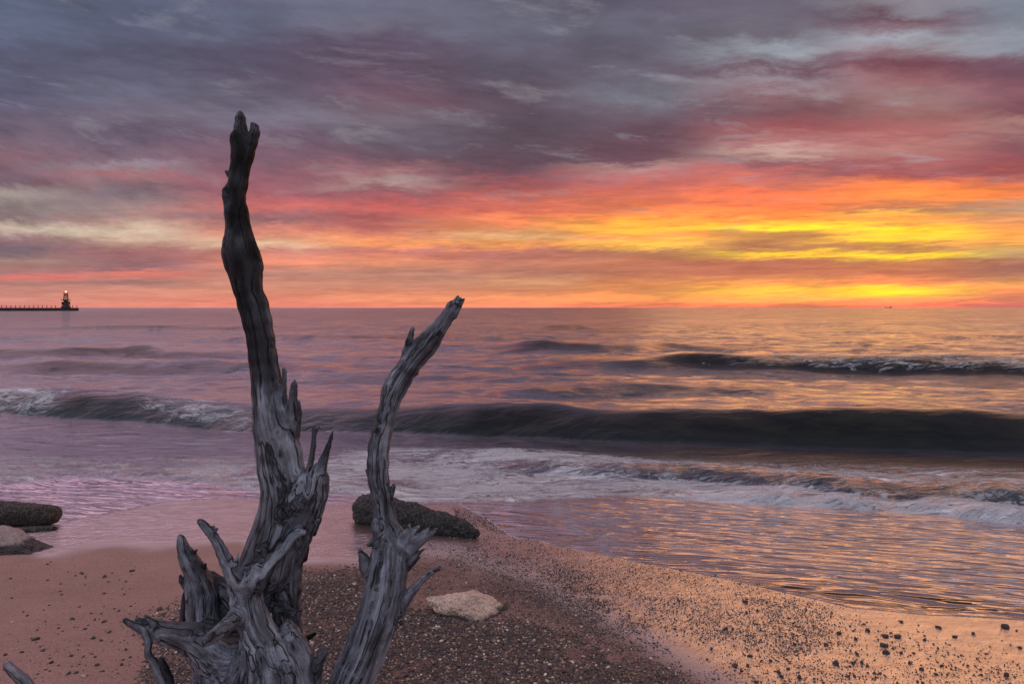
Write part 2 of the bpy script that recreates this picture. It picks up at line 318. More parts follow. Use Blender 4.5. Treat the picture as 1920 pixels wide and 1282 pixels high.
def poly_soft(px, py, poly, soft):
    poly = np.array(poly, float); inside = np.zeros(px.shape, bool); dmin = np.full(px.shape, 1e9)
    for (x0, y0), (x1, y1) in zip(poly, np.roll(poly, -1, 0)):
        cond = ((y0 > py) != (y1 > py)) & (px < (x1-x0)*(py-y0)/((y1-y0) if y1 != y0 else 1e-9)+x0); inside ^= cond
        dx, dy = x1-x0, y1-y0; t = np.clip(((px-x0)*dx+(py-y0)*dy)/(dx*dx+dy*dy), 0, 1)
        dmin = np.minimum(dmin, np.hypot(px-x0-t*dx, py-y0-t*dy))
    sd_ = np.where(inside, dmin, -dmin); return sstep(sd_, -soft, soft)
ZON = [  # polygon on the survey sheet, softness, fill, size scale
 ([(500,1230),(555,1110),(575,1075),(690,1075),(770,1120),(850,1170),(960,1165),(1080,1190),(1150,1230),(1230,1282),(1300,1400),(450,1400)], 22, 1.0, 1.05),
 ([(690,1050),(800,1012),(980,1012),(1100,1060),(1180,1150),(1280,1260),(1300,1300),(1200,1290),(1080,1190),(960,1160),(850,1165),(760,1110)], 30, .72, .72),
 ([(900,1012),(1000,1014),(1200,1058),(1400,1100),(1560,1145),(1600,1200),(1450,1240),(1250,1190),(1100,1110),(980,1060)], 22, .42, .56),
 ([(1150,1120),(1500,1120),(1750,1200),(1920,1250),(1920,1282),(1380,1330)], 40, .10, .62),
 ([(850,955),(880,958),(950,985),(945,1000),(905,985),(850,975)], 7, .9, .8),
 ([(900,948),(1000,955),(1080,975),(1060,1005),(960,1000),(900,975)], 14, .10, .6),
 ([(240,1170),(360,1130),(480,1130),(560,1200),(560,1300),(250,1320),(290,1220)], 22, .33, 1.0),
 ([(-40,1040),(120,1045),(480,1030),(480,1300),(-40,1330)], 20, .022, .42),
 ([(330,1120),(470,1110),(480,1160),(330,1165)], 12, .15, .9),
]
def gravel_fill(x, y):
    yy = np.clip(y, 0.8, 30); px, py = sheet(x, yy, beach_plane(yy)); f = np.zeros(x.shape)
    for poly, soft, fl, sz in ZON: f = np.maximum(f, poly_soft(px, py, poly, soft*1.6)*fl)
    return np.where(y < 0.9, 0, np.clip(f, 0, 1)**.8)*(0.85+.25*fbm(np.stack([x*3.2, y*3.2, 0*x], -1).reshape(-1, 3), 3, 200).reshape(x.shape))
# ------------------------------------------------------------------ beach
def beach_height(x, y):
    z = beach_plane(y)
    z = np.where(y > 9, beach_plane(9.0) - 0.04*(y-9), z)
    z = np.where(y < 1.5, beach_plane(1.5)+(1.5-y)*0.045, z)
    p = np.stack([x*0.5, y*0.9, 0*x], -1).reshape(-1, 3)
    w = np.exp(-((np.abs(y)-3)/12.0)**2)
    z = z + (fbm(p, 4, 3)*0.012).reshape(z.shape)*w
    q = np.stack([x*5.0, y*2.2, 0*x], -1).reshape(-1, 3)
    z = z + (fbm(q, 2, 9)*0.0022).reshape(z.shape)*w*(y < 9)
    return z
def wet_at(x, y):
    yy = np.maximum(y, 0.6); px, py = sheet(x, yy, beach_plane(yy))
    n = fbm(np.stack([x*1.6, y*1.6, 0*x], -1).reshape(-1, 3), 3, 21).reshape(x.shape)
    soft = np.interp(px, [0, 600, 900, 1400], [14, 16, 45, 50])
    w = 1-sstep(py + n*14, pl(px, WET)-soft, pl(px, WET)+soft)
    return np.where(y < 0.7, 0, w)
def build_beach():
    xs = np.concatenate([-np.geomspace(7.5, 900, 26)[::-1], np.arange(-7, 7.01, 0.03), np.geomspace(7.5, 900, 26)])
    ys = np.concatenate([-np.geomspace(0.8, 900, 24)[::-1], np.arange(-0.4, 1.6, 0.2), np.arange(1.7, 9.5, 0.02), np.geomspace(9.8, 40, 20)])
    X, Y = np.meshgrid(xs, ys); Z = beach_height(X, Y)
    V = np.stack([X, Y, Z], -1).reshape(-1, 3)
    me = make_mesh('beach_sand', V, grid_quads(len(ys), len(xs)), attrs={'wet': wet_at(X, Y).ravel(), 'damp': gravel_fill(X, Y).ravel()})
    obj('beach_sand', me, mat_sand(), kind='structure')
build_beach()

# ------------------------------------------------------------------ lake
def water_height(x, y):
    py0 = HY + CZ*F/y; px = 960+F*x/y
    shp = x.shape
    foam = np.zeros(shp); face = np.zeros(shp)
    z = np.zeros(shp)
    off = sstep(y, 6.6, 9.5)
    # wind chop
    r = np.random.default_rng(3)
    dy = y*y/2560*0.7
    for i in range(42):
        L = 0.5*(1.115**i) if i < 30 else 3+ (i-30)*0.8
        a = math.radians(r.normal(8, 20)); k = 2*math.pi/L
        ph = r.uniform(0, 6.28); amp = 0.0058*L**0.85*(1.0 if L < 3 else 0.45)
        amp_l = amp*np.clip(L/(3.5*dy)-1, 0, 1)
        ph2 = 1.3*np.sin(x*0.21*3/L+i)+0.8*np.sin((x*0.6+y*.3)*1.2/L+2*i)
        z += amp_l*np.sin(k*(y*math.cos(a)+x*math.sin(a))+ph+ph2)
    z *= 0.25+0.75*off
    z *= 1-0.5*np.exp(-((y-8.7)/1.2)**2)
    lon = fbm(np.stack([x*0.45, y*0.1, 0*x], -1).reshape(-1, 3), 3, 40).reshape(shp)
    def swell(base, H, wf, wb, env, sharp=1.0, fo=0.0, fenv=None, wob=0.25, seed=0):
        nonlocal z, foam, face
        n = fbm(np.stack([x*0.5+seed, 0*x, 0*x+seed], -1).reshape(-1, 3), 3, 50+seed).reshape(shp)
        yb = CZ*F/(pl(px, base)-HY) + n*wob*wf
        e = pl(px, env)*(1+(0.06 if seed == 1 else 0.22)*n)
        s = y-yb                                  # 0 at the foot, growing out to the lake
        up = 1-(1-np.clip(s/wf, 0, 1))**(1.9 if seed == 1 else 2.2); up = up*sstep(s, -0.02*wf, 0.12*wf); back = np.exp(-np.clip(s-wf, 0, None)/wb)*(1) 
        pr = np.where(s < wf, up, back)
        z += H*e*pr
        f = np.where(s < wf, np.sin(np.clip(s/wf*0.88+.12, 0, 1)*math.pi)**0.5, 0)*np.clip(e, 0, 1)
        face = np.maximum(face, f*min(1, H/0.3))
        if seed == 1: face = np.maximum(face, 0.62*np.exp(-((s+0.45)/0.5)**2)*(s < 0)*np.interp(px, [0, 700, 1300], [.5, .7, 1.0]))
        if fo: foam = np.maximum(foam, fo*pl(px, fenv)*sstep(s, -0.1*wf, 0.3*wf)*(1-sstep(s, wf, wf*1.5)))
    B = [(-900,765),(0,778),(150,784),(300,790),(480,797),(700,806),(1000,822),(1300,836),(1600,846),(1920,860),(2800,890)]
    swell(B, 0.50, 0.75, 1.3, [(-900,.7),(0,.68),(150,.74),(300,.58),(480,.56),(700,.68),(1000,.88),(1300,.95),(1920,.93),(2800,.95)], 0.8, 1.0,
          [(-900,1),(0,.95),(90,.8),(150,.15),(240,.2),(300,.5),(380,.62),(440,.5),(500,.14),(620,.05),(700,0),(1920,0.0)], 0.12, 1)
    swell([(900,686),(1100,688),(1500,694),(1920,703),(2800,715)], 0.36, 1.5, 1.8, [(0,0),(900,.0),(1100,.45),(1350,.85),(1920,1),(2800,1)], 0.9, 0.9,
          [(0,0),(1150,.1),(1300,.4),(1450,.7),(1920,.78),(2800,.78)], 0.3, 2)
    swell([(0,655),(2800,656)], 0.24, 2.4, 4, [(0,0),(880,0),(1000,1),(1250,.8),(1550,.15),(2000,.5),(2400,.5)], 1, 0, None, .5, 3)
    swell([(800,738),(2800,745)], 0.17, 1.1, 1.4, [(0,0),(900,0),(1050,1),(1400,.95),(1530,0),(2800,0)], 1, 0, None, .5, 4)
    swell([(-900,672),(2800,676)], 0.26, 2.2, 3, [(-900,.6),(0,.7),(250,1),(470,.4),(560,0),(2800,0)], 1, 0, None, .6, 5)
    swell([(-900,693),(2800,698)], 0.24, 1.7, 2, [(-900,.6),(0,.5),(100,1),(350,.9),(520,.3),(700,0),(2800,0)], 1, 0, None, .6, 6)
    swell([(-900,636),(2800,636)], 0.26, 4, 5, [(-900,.6),(300,.1),(600,.7),(800,.5),(1100,0),(1500,.2),(1920,.8),(2800,.5)], 1, 0, None, .8, 7)
    swell([(-900,618),(2800,620)], 0.3, 7, 7, [(-900,.6),(0,.3),(300,.7),(700,.3),(1100,.6),(1500,.5),(1920,.2),(2800,.5)], 1, 0, None, .8, 8)
    swell([(-900,712),(2800,716)], 0.10, 1.2, 1.6, [(-900,.2),(500,.3),(700,1),(900,.6),(1100,.1),(1920,0),(2800,0)], 1, 0, None, .6, 9)
    # the spent wave running up the beach
    C2 = [(-900,850),(900,874),(1000,880),(1300,903),(1500,920),(1920,955),(2800,1000)]
    swell(C2, 0.09, 0.35, 0.7, [(0,0),(700,0),(900,.4),(1200,1),(1920,1.3),(2800,1.3)], 1, 0, None, .5, 10)
    n2 = fbm(np.stack([x*1.3, y*1.3, 0*x], -1).reshape(-1, 3), 4, 70).reshape(shp)
    n3 = fbm(np.stack([x*3.0, y*3.0, 0*x+4], -1).reshape(-1, 3), 3, 75).reshape(shp)
    zb = beach_plane(np.minimum(y, 9.0)) - 0.04*np.clip(y-9, 0, None)
    pyb = HY + (CZ-np.maximum(zb, 0))*F/y
    sw = pl(px, SWASH) + n2*5 + n3*2.5
    s = sw-pyb                                   # sheet rows behind the swash front
    top = np.interp(px, [-900,0,480,560,680,740,960,1060,1300,1500,1920,2600], [840,850,862,868,840,815,812,842,872,890,925,980])
    inside = sstep(s, -1, 9)
    band = inside*(1-sstep(top+n2*12-pyb, -14, 22))
    amp = np.interp(px, [-900,0,300,480,600,700,1300,1900], [.40,.42,.50,.64,.88,1.0,.98,1.05])
    edge = np.exp(-((s-14)/14.0)**2)*np.interp(px, [-900,0,400,520,640,2600], [0.1,.12,.15,.5,.85,1.0])
    foam = np.maximum(foam, band*amp*(0.72+0.35*n2)*(1-np.clip(face*2.5, 0, 1)))
    foam = np.maximum(foam, edge*inside*(0.72+0.3*n3))
    foam = np.maximum(foam, 0.30*sstep(pyb, 830, 865)*inside*(1-np.clip(face*3, 0, 1)))
    hr = np.interp(px, [-900,0,480,640,1000,1400,1920,2600], [.012,.012,.018,.03,.035,.06,.13,.15])
    z += hr*sstep(s, 0, 16)*np.exp(-np.clip(s-16, 0, None)/np.interp(px, [900, 1900], [40, 45]))*(1+0.5*n2+.3*n3)
    z += 0.014*n3*band
    # thin sheet of water lying on the sand
    fe = pl(px, FILM) + n3*1.5
    fs = fe-pyb
    th = np.where(fs > 0, 0.002+0.012*sstep(fs, 0, 40)+0.012*sstep(s, -8, 40), -0.03)
    bz = beach_height(x, y)
    zz = bz + th
    k = 0.02; a = z; b = zz
    h = np.clip(0.5+0.5*(a-b)/k, 0, 1); zo = b*(1-h)+a*h + k*h*(1-h)
    zo = np.where(fs <= 0, bz-0.03, zo)
    mm = sstep(s, -6, 14); zo = np.where(fs > 0, zz*(1-mm)+np.maximum(zo, bz+0.002)*mm, zo)
    film = (1-sstep(s, -10, 14))
    return zo, foam, film, face
def build_lake():
    ys = np.concatenate([CZ*F/(np.arange(1240, 577.5, -0.62)-HY), [7000, 12000, 30000, 90000]])
    us = np.concatenate([np.linspace(-1.5, -0.86, 120)[:-1], np.linspace(-0.86, 0.86, 1300), np.linspace(0.86, 1.5, 120)[1:]])
    Y = np.repeat(ys[:, None], len(us), 1); X = Y*us[None, :]
    Z, foam, film, face = water_height(X, Y)
    V = np.stack([X, Y, Z], -1).reshape(-1, 3)
    me = make_mesh('lake_water', V, grid_quads(len(ys), len(us)), attrs={'foam': foam.ravel(), 'film': film.ravel(), 'face': face.ravel()})
    obj('lake_water', me, mat_water(), kind='structure')
build_lake()
# ------------------------------------------------------------------ driftwood: one solid grown from tapered chains, meshed by surface nets
def mat_wood():
    m, t, p, o = material('driftwood')
    G = t.attr('grain', 'Vector'); P = t.geo('Position'); bark_shade = t.attr('bark_shade')
    gx = t.scale(G, (1.0, 1.0, 0.055)); gm = t.scale(G, (1.0, 1.0, 0.12))
    a1 = t.noise(gx, 120, 5, 0.7, 0.3); a2 = t.noise(gm, 45, 5, 0.6, 0.5); a3 = t.noise(P, 7, 5, 0.6, 0.6)
    a4 = t.noise(P, 240, 3, 0.75)
    cr = t.noise(t.scale(G, (1.0, 1.0, 0.045)), 24, 3, 0.5, 0.25)
    crack = t.math('SUBTRACT', 1.0, t.rng(t.math('ABSOLUTE', t.math('SUBTRACT', cr, 0.5)), 0.0, 0.03, smooth=True))
    crack = t.math('MULTIPLY', crack, t.rng(a3, 0.40, 0.48))
    c = t.mix(t.rng(a1, 0.32, 0.68), lin((60, 62, 72)), lin((180, 186, 202)))
    c = t.mix(t.rng(a2, 0.38, 0.68, 0.0, 0.6), c, lin((58, 56, 62)))
    c = t.mix(t.rng(a3, 0.50, 0.68, 0.0, 0.75), c, lin((56, 52, 58)))
    c = t.mix(t.rng(a4, 0.52, 0.68, 0.0, 0.75), c, lin((34, 32, 36)))
    c = t.mix(t.math('MULTIPLY', t.rng(t.noise(P, 4.2, 4, .6), .54, .68), .35), c, lin((84, 66, 58)))
    rl = t.attr('relief'); c = t.mix(t.math('MULTIPLY', t.rng(rl, -0.55, 0.02, 1.0, 0.0, True), 0.42), c, lin((26, 24, 28)))  # grooves darkened in the colour as crevice shade
    c = t.mix(t.rng(rl, 0.15, 0.8, 0.0, 0.3), c, lin((212, 218, 230)))  # ridges lightened in the colour as highlights
    c = t.mix(t.math('MULTIPLY', crack, 0.9), c, lin((10, 9, 10)))
    c = t.mix(bark_shade, c, t.mix(t.rng(a2, 0.35, 0.7), lin((9, 8, 9)), lin((30, 27, 30))))  # near-black tone; paints the upper trunk's backlit shade into the colour
    t.l.new(c, p.inputs['Base Color'])
    t.l.new(t.rng(a1, 0.3, 0.7, 0.66, 0.46), p.inputs['Roughness']); t.l.new(t.rng(bark_shade, 0, 1, .5, .15), p.inputs['Specular IOR Level'])
    b = t.bump(a2, 0.42, 0.012); b = t.bump(a1, 0.8, 0.006, b); b = t.bump(a4, 0.35, 0.002, b)
    b = t.bump(t.math('SUBTRACT', 1.0, crack), 0.9, 0.012, b)
    t.l.new(b, p.inputs['Normal'])
    return m
MW = mat_wood()
# each chain: (part name, dark tone with backlit shade painted in, blend, [(px, py, depth, half width px), ...])
CH = [
 ('trunk', .97, .03, [(449,262,2.80,17),(456,285,2.80,17),(454,300,2.80,15.5),(449,322,2.80,14.5),(446,346,2.80,14),(444,402,2.79,18),(447,432,2.79,19.5),(449,453,2.79,23.5),(452,476,2.78,27.5),(456,491,2.78,28),(461,506,2.78,26),(463,530,2.78,23),(466,548,2.77,21.5),(474,573,2.77,22),(481,605,2.76,21.5)]),  # upper trunk: backlit silhouette painted near black
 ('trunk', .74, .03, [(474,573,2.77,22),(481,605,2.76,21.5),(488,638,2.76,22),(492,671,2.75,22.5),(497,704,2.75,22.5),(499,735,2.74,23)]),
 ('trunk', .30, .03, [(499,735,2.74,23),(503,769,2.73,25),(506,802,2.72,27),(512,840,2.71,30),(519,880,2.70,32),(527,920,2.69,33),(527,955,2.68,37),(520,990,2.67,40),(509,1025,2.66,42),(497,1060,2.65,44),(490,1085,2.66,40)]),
 ('trunk', .8, .012, [(450,213,2.80,5),(450.5,222,2.80,8),(451,240,2.80,10.5),(454,262,2.80,14)]),
 ('trunk', .8, .010, [(474,233,2.81,3.5),(478,240,2.81,7),(478,250,2.80,9),(470,268,2.80,12),(461,288,2.80,14)]),
 ('trunk', .8, .006, [(472,231,2.80,2),(474,238,2.80,4)]),
 ('trunk', .8, .008, [(424,322,2.79,3),(430,327,2.79,5),(439,331,2.80,8)]),
 ('trunk', .8, .008, [(427,346,2.79,3),(422,357,2.79,5),(424,368,2.79,7),(430,400,2.79,8),(434,435,2.79,10),(440,470,2.79,13)]),
 ('trunk', .6, .012, [(440,500,2.78,8),(445,520,2.78,6),(452,545,2.78,8)]),
 ('trunk', .5, .01, [(474,500,2.78,11),(479,520,2.78,7),(480,545,2.78,9)]),
 ('knot', .6, .008, [(511,645,2.74,3.5),(502,646,2.75,6)]),
 ('splinter', .35, .006, [(531.5,690,2.72,2.5),(533,696,2.72,4),(532,712,2.72,5),(531,730,2.72,6),(530,755,2.72,8),(528,790,2.72,12)]),
 ('trunk', .2, .012, [(519,728,2.74,7),(524,745,2.73,12),(528,775,2.72,16),(532,810,2.71,20),(540,850,2.70,24),(546,890,2.69,24),(550,925,2.69,26)]),
 ('splinter', .4, .006, [(553,712,2.71,2.2),(551,722,2.71,6),(549.5,737,2.71,7.5),(548,763,2.71,10),(546,800,2.71,14),(543,835,2.71,16)]),
 ('splinter', .5, .005, [(561,752,2.72,2.5),(560,765,2.72,5),(556,785,2.72,8),(553,815,2.72,10)]),
 ('splinter', .6, .004, [(568,767,2.72,1),(565,775,2.72,2.5),(559,790,2.72,5)]),
 ('knot', .4, .008, [(482,800,2.72,2.5),(486,806,2.72,5)]),
 ('knot', .4, .008, [(485,820,2.72,3),(493,826,2.72,7)]),
 # second trunk lobe on the right
 ('trunk', .12, .02, [(598,880,2.66,12),(597,900,2.66,17),(593,925,2.66,20),(585,950,2.67,21),(572,978,2.68,22),(560,1005,2.69,23),(548,1035,2.70,24),(538,1068,2.71,26),(533,1088,2.72,29),(536,1108,2.72,27),(541,1131,2.73,20),(549,1155,2.73,13),(554,1175,2.73,10),(559,1196,2.72,8),(566,1230,2.70,14)]),
 ('trunk', .15, .02, [(572,905,2.67,18),(562,940,2.66,24),(550,975,2.66,24)]),
 ('trunk', .5, .01, [(611,890,2.66,4),(612,915,2.66,5),(607,932,2.66,6),(603,950,2.66,5),(598,975,2.66,5),(589,1000,2.67,5)]),
 ('splinter', .3, .006, [(587.5,801,2.68,3.5),(589,812,2.68,4.2),(588,835,2.68,5),(584,860,2.68,5.5),(579,882,2.68,6.5)]),
 ('splinter', .3, .004, [(598.5,800,2.68,2),(594,806,2.68,3),(590,814,2.68,4)]),
 ('splinter', .5, .006, [(624.5,807,2.66,2),(621,820,2.66,4),(616,836,2.66,5.5),(608,860,2.66,8),(601,880,2.66,12)]),
 ('knot', .7, .006, [(530,952,2.58,2),(530,962,2.60,6),(527,972,2.62,6)]),
 ('knot', .5, .005, [(478,1030,2.53,1.5),(487,1033,2.55,3.5),(494,1037,2.58,4)]),
 ('knot', .3, .008, [(485,970,2.66,2.5),(492,972,2.66,6)]),
 ('trunk', .1, .010, [(569,998,2.60,5.5),(560,998,2.60,6.5),(548,1008,2.59,7.5),(531,1030,2.57,8.5),(512,1053,2.55,9.5),(495,1078,2.53,11),(486,1095,2.52,13)]),
 ('bark_flake', .9, .003, [(576,1010,2.71,4),(575,1028,2.72,5.5),(572,1048,2.72,5),(571,1051,2.72,3)]),
 # stump with its knob and buttress
 ('stump', .15, .02, [(479,1069,2.52,12),(476,1085,2.52,16),(468,1100,2.53,22),(462,1120,2.54,26),(466,1145,2.54,28),(472,1165,2.54,30),(484,1194,2.53,33),(496,1225,2.52,44),(500,1262,2.52,62),(498,1310,2.53,80),(490,1400,2.6,90)]),
 ('stump', .2, .03, [(430,1262,2.58,66),(440,1310,2.6,78),(450,1400,2.62,90)]),
 ('stump', .2, .015, [(539,1172,2.56,10),(541,1187,2.56,18),(547,1212,2.56,26),(558,1242,2.56,30),(566,1282,2.56,32),(560,1400,2.6,50)]),
 ('knot', .4, .006, [(566,1106,2.70,2.5),(560,1107,2.71,7)]),
 ('root', .5, .006, [(614,1214,2.56,2.5),(610,1220,2.56,6),(603,1228,2.56,8),(594,1247,2.56,12),(588,1275,2.56,14),(580,1320,2.56,20)]),
 ('root', .5, .004, [(600,1218,2.57,2),(600,1228,2.57,6)]),
 ('twig', .9, .003, [(590,1187,2.74,3.5),(578,1195,2.73,5),(562,1206,2.72,6)]),
 ('twig', .4, .003, [(566,1145,2.60,2.2),(548,1143.5,2.62,3),(528,1143,2.64,3.8),(507,1142,2.64,4.2)]),
 ('twig', .7, .004, [(501,1138,2.62,5),(503,1160,2.62,5),(506,1182,2.62,5)]),
 ('twig', .7, .004, [(515,1140,2.64,6),(521,1165,2.64,8),(524,1195,2.64,8)]),
 ('twig', .6, .004, [(527,1107,2.58,1.2),(518,1112,2.59,3),(505,1120,2.6,5),(497,1128,2.6,6)]),
 ('twig', .7, .004, [(522,1117,2.58,1.2),(512,1122,2.59,3.5),(502,1130,2.6,5)]),
 ('twig', .5, .004, [(503,1101,2.56,1.6),(497,1107,2.57,3.5),(492,1115,2.58,5)]),
 ('twig', .6, .004, [(518,1132,2.58,1.6),(510,1134,2.59,4),(500,1138,2.6,5)]),
 # roots reaching up
 ('root', .12, .010, [(373,976,2.46,3.8),(378,980,2.46,5.2),(385,987,2.46,6.4),(392,995,2.46,7.2),(401,1006,2.47,8),(409,1020,2.47,9),(416,1034,2.48,10.5),(424,1050,2.49,12),(432,1065,2.50,13.5),(440,1082,2.51,16),(448,1098,2.52,19),(456,1112,2.53,22)]),
 ('twig', .2, .004, [(402,985,2.46,2),(397,989,2.46,3),(391,994,2.46,4)]),
 ('twig', .2, .004, [(411,990,2.46,1.5),(406,992,2.46,3),(400,998,2.46,4)]),
 ('twig', .2, .004, [(446.5,1036,2.49,2),(445.5,1046,2.49,3),(442,1056,2.49,5),(434,1062,2.5,6)]),
 ('twig', .2, .003, [(413,1063,2.49,1.2),(419,1060,2.49,4)]),
 ('twig', .2, .003, [(424,1081,2.50,1.2),(430,1078,2.5,5)]),
 ('twig', .2, .003, [(427,1090,2.50,1.2),(433,1088,2.5,5)]),
 ('root', .22, .015, [(337.5,1005,2.64,4.5),(340,1013,2.64,6.5),(343,1024,2.64,9),(350,1040,2.65,13),(358,1056,2.65,15.5),(367,1074,2.66,18),(374,1095,2.67,23),(379,1118,2.68,26),(379,1145,2.68,26),(384,1175,2.66,26),(395,1205,2.64,30)]),
 ('knot', .6, .004, [(369,1031,2.64,2.5),(364,1036,2.65,4)]),
 ('twig', .6, .004, [(385,1056,2.66,2.5),(384,1062,2.66,3.5),(380,1070,2.66,4)]),
 ('twig', .7, .004, [(338,1079,2.64,3.2),(340,1088,2.64,4.5),(345,1096,2.65,5),(353,1106,2.66,7)]),
 ('root', .6, .01, [(395,1080,2.70,10),(410,1094,2.72,13),(428,1108,2.72,16),(445,1125,2.70,20)]),
 ('root', .7, .02, [(400,1115,2.76,16),(425,1135,2.76,22),(450,1160,2.74,28),(440,1200,2.72,32),(400,1190,2.72,28)]),
 ('root', .7, .006, [(347,1112,2.70,5),(345,1135,2.71,6),(342,1162,2.72,6),(338,1185,2.73,5)]),
 # root reaching left, forked
 ('root', .15, .015, [(278,1178,2.42,8),(292,1182,2.42,13),(308,1185,2.43,17),(325,1188,2.44,20),(345,1194,2.46,22),(365,1202,2.48,26),(388,1220,2.51,34),(415,1242,2.55,48)]),
 ('root', .35, .008, [(235,1162,2.38,5.5),(244,1168,2.38,6),(256,1174,2.39,7),(268,1180,2.40,8),(285,1186,2.42,9)]),
 ('twig', .5, .006, [(258,1161,2.42,5.5),(268,1164,2.42,6),(280,1169,2.42,7),(295,1175,2.43,8)]),
 ('root', .3, .006, [(275,1155,2.40,3.5),(278,1160,2.40,5),(288,1167,2.41,7.5),(304,1172,2.42,9),(325,1176,2.43,10),(350,1178,2.45,12),(370,1180,2.48,14)]),
 ('root', .4, .006, [(269,1180,2.38,5),(274,1190,2.37,7.5),(279,1204,2.36,7.5),(277,1218,2.35,6),(278,1228,2.35,6.5),(288,1240,2.35,7.5),(297,1262,2.34,8.5),(306,1284,2.34,9),(315,1330,2.34,10)]),
 ('root', .9, .005, [(302,1238,2.42,7),(309,1256,2.42,9),(317,1272,2.42,8),(322,1290,2.42,7)]),
 ('root', .8, .02, [(385,1168,2.60,10),(400,1172,2.60,9),(420,1168,2.58,7),(440,1150,2.56,7)]),
 # stub that points at the viewer
 ('branch_stub', .1, .008, [(386,1202,2.28,9.5),(398,1194,2.32,10.5),(412,1184,2.36,12),(428,1170,2.42,14),(440,1158,2.48,16),(452,1145,2.52,18)]),
 ('branch_stub', .2, .004, [(382,1197,2.27,3.5),(398,1186,2.31,5)]),
 # right limb
 ('limb', .27, .012, [(852,571,2.86,8),(848,577,2.86,11),(841,590,2.85,12.5),(831,605,2.85,14),(820,620,2.84,16),(807,636,2.84,19),(795,650,2.83,20.5),(780,667,2.83,20),(766,687,2.82,19.5),(751,709,2.82,20.5),(741,729,2.81,20.5),(732,753,2.80,18),(724,779,2.79,18),(716,808,2.79,18.5),(711,836,2.78,19.2),(709,868,2.77,19.8),(710,900,2.76,18.5),(716,930,2.75,19.5),(720,960,2.74,19),(724,985,2.72,21),(731,1008,2.70,28),(732,1037,2.68,34),(728,1068,2.67,36),(723,1100,2.66,37),(715,1131,2.65,37),(707,1162,2.64,38),(696,1194,2.63,38.5),(684,1225,2.62,39),(670,1256,2.61,40),(658,1286,2.60,40),(640,1330,2.60,42),(600,1420,2.62,60)]),
 ('splinter', .2, .003, [(859,556,2.86,3),(853,567,2.86,6)]),
 ('splinter', .2, .003, [(864.5,558,2.86,2),(858,568,2.86,5)]),
 ('splinter', .2, .003, [(870.5,560,2.86,2.2),(861,573,2.86,6),(850,592,2.85,8)]),
 ('splinter', .3, .006, [(775,615,2.82,3.5),(772,624,2.82,5),(767,640,2.82,7),(762,660,2.82,8),(758,682,2.82,10)]),
 ('splinter', .3, .004, [(781.5,638,2.83,1.2),(783,648,2.83,4)]),
 ('knot', .3, .006, [(798,624,2.83,4),(806,622,2.84,8),(815,618,2.84,9)]),
 ('knot', .3, .005, [(782.5,700,2.82,3.2),(774,702,2.82,6)]),
 ('limb', .4, .008, [(729,711,2.80,6),(722,728,2.80,6.5),(719,745,2.80,6)]),
 ('knot', .4, .006, [(707,801,2.70,3),(707,806,2.74,6)]),
 ('knot', .5, .005, [(686,881,2.75,2.2),(691,888,2.76,4),(696,902,2.76,5)]),
 ('knot', .3, .006, [(738,911,2.75,4.5),(735,920,2.75,6),(731,932,2.75,7)]),
 ('knot', .3, .008, [(706,977,2.66,7.5),(707,990,2.66,10),(713,1008,2.67,14)]),
 ('knot', .4, .004, [(690,1023,2.66,2.5),(695,1018,2.66,6),(702,1014,2.66,8)]),
 ('root', .6, .006, [(674,1029,2.66,2.2),(677,1037,2.66,5),(682,1047,2.66,9),(686,1062,2.66,12),(692,1076,2.66,12)]),
 ('splinter', .35, .005, [(786,987,2.66,3),(776,995,2.66,6),(764,1008,2.66,10),(752,1024,2.66,14)]),
 ('splinter', .4, .003, [(804,990,2.65,2.5),(793,1000,2.65,5),(778,1012,2.66,8),(763,1030,2.66,11)]),
 ('splinter', .5, .003, [(818,993,2.63,4),(808,1001,2.64,6),(795,1010,2.65,7),(778,1024,2.66,9),(762,1042,2.66,10)]),
 ('splinter', .4, .003, [(769,981,2.67,2),(765,992,2.67,5),(757,1005,2.67,8)]),
 ('splinter', .7, .003, [(796,1028,2.66,1.8),(786,1036,2.66,4),(775,1047,2.66,6),(762,1060,2.66,8)]),
 ('splinter', .7, .003, [(790,1042,2.67,1.5),(778,1052,2.67,4),(764,1066,2.67,6)]),
 ('branch', .2, .006, [(831,1060,2.62,2),(823,1065,2.62,4),(811,1071,2.62,5),(797,1082,2.63,5.5),(784,1095,2.63,7),(772,1108,2.64,9),(760,1125,2.64,11),(748,1145,2.64,13)]),
 ('knot', .3, .004, [(760,1163,2.63,2),(753,1167,2.63,5)]),
 ('knot', .3, .006, [(652,1188,2.62,3.5),(659,1196,2.62,6)]),
]
CARVE = [[(440,1190,2.44,11),(428,1186,2.50,17),(450,1192,2.50,16)],[(395,1152,2.52,14),(415,1140,2.55,16)],[(440,1217,2.36,4),(455,1240,2.36,3)],[(512,1160,2.5,9),(514,1180,2.5,8)],
         [(605,950,2.60,4),(603,975,2.61,4)],[(581,980,2.58,5),(574,996,2.58,5)],[(480,1071,2.41,6)]]
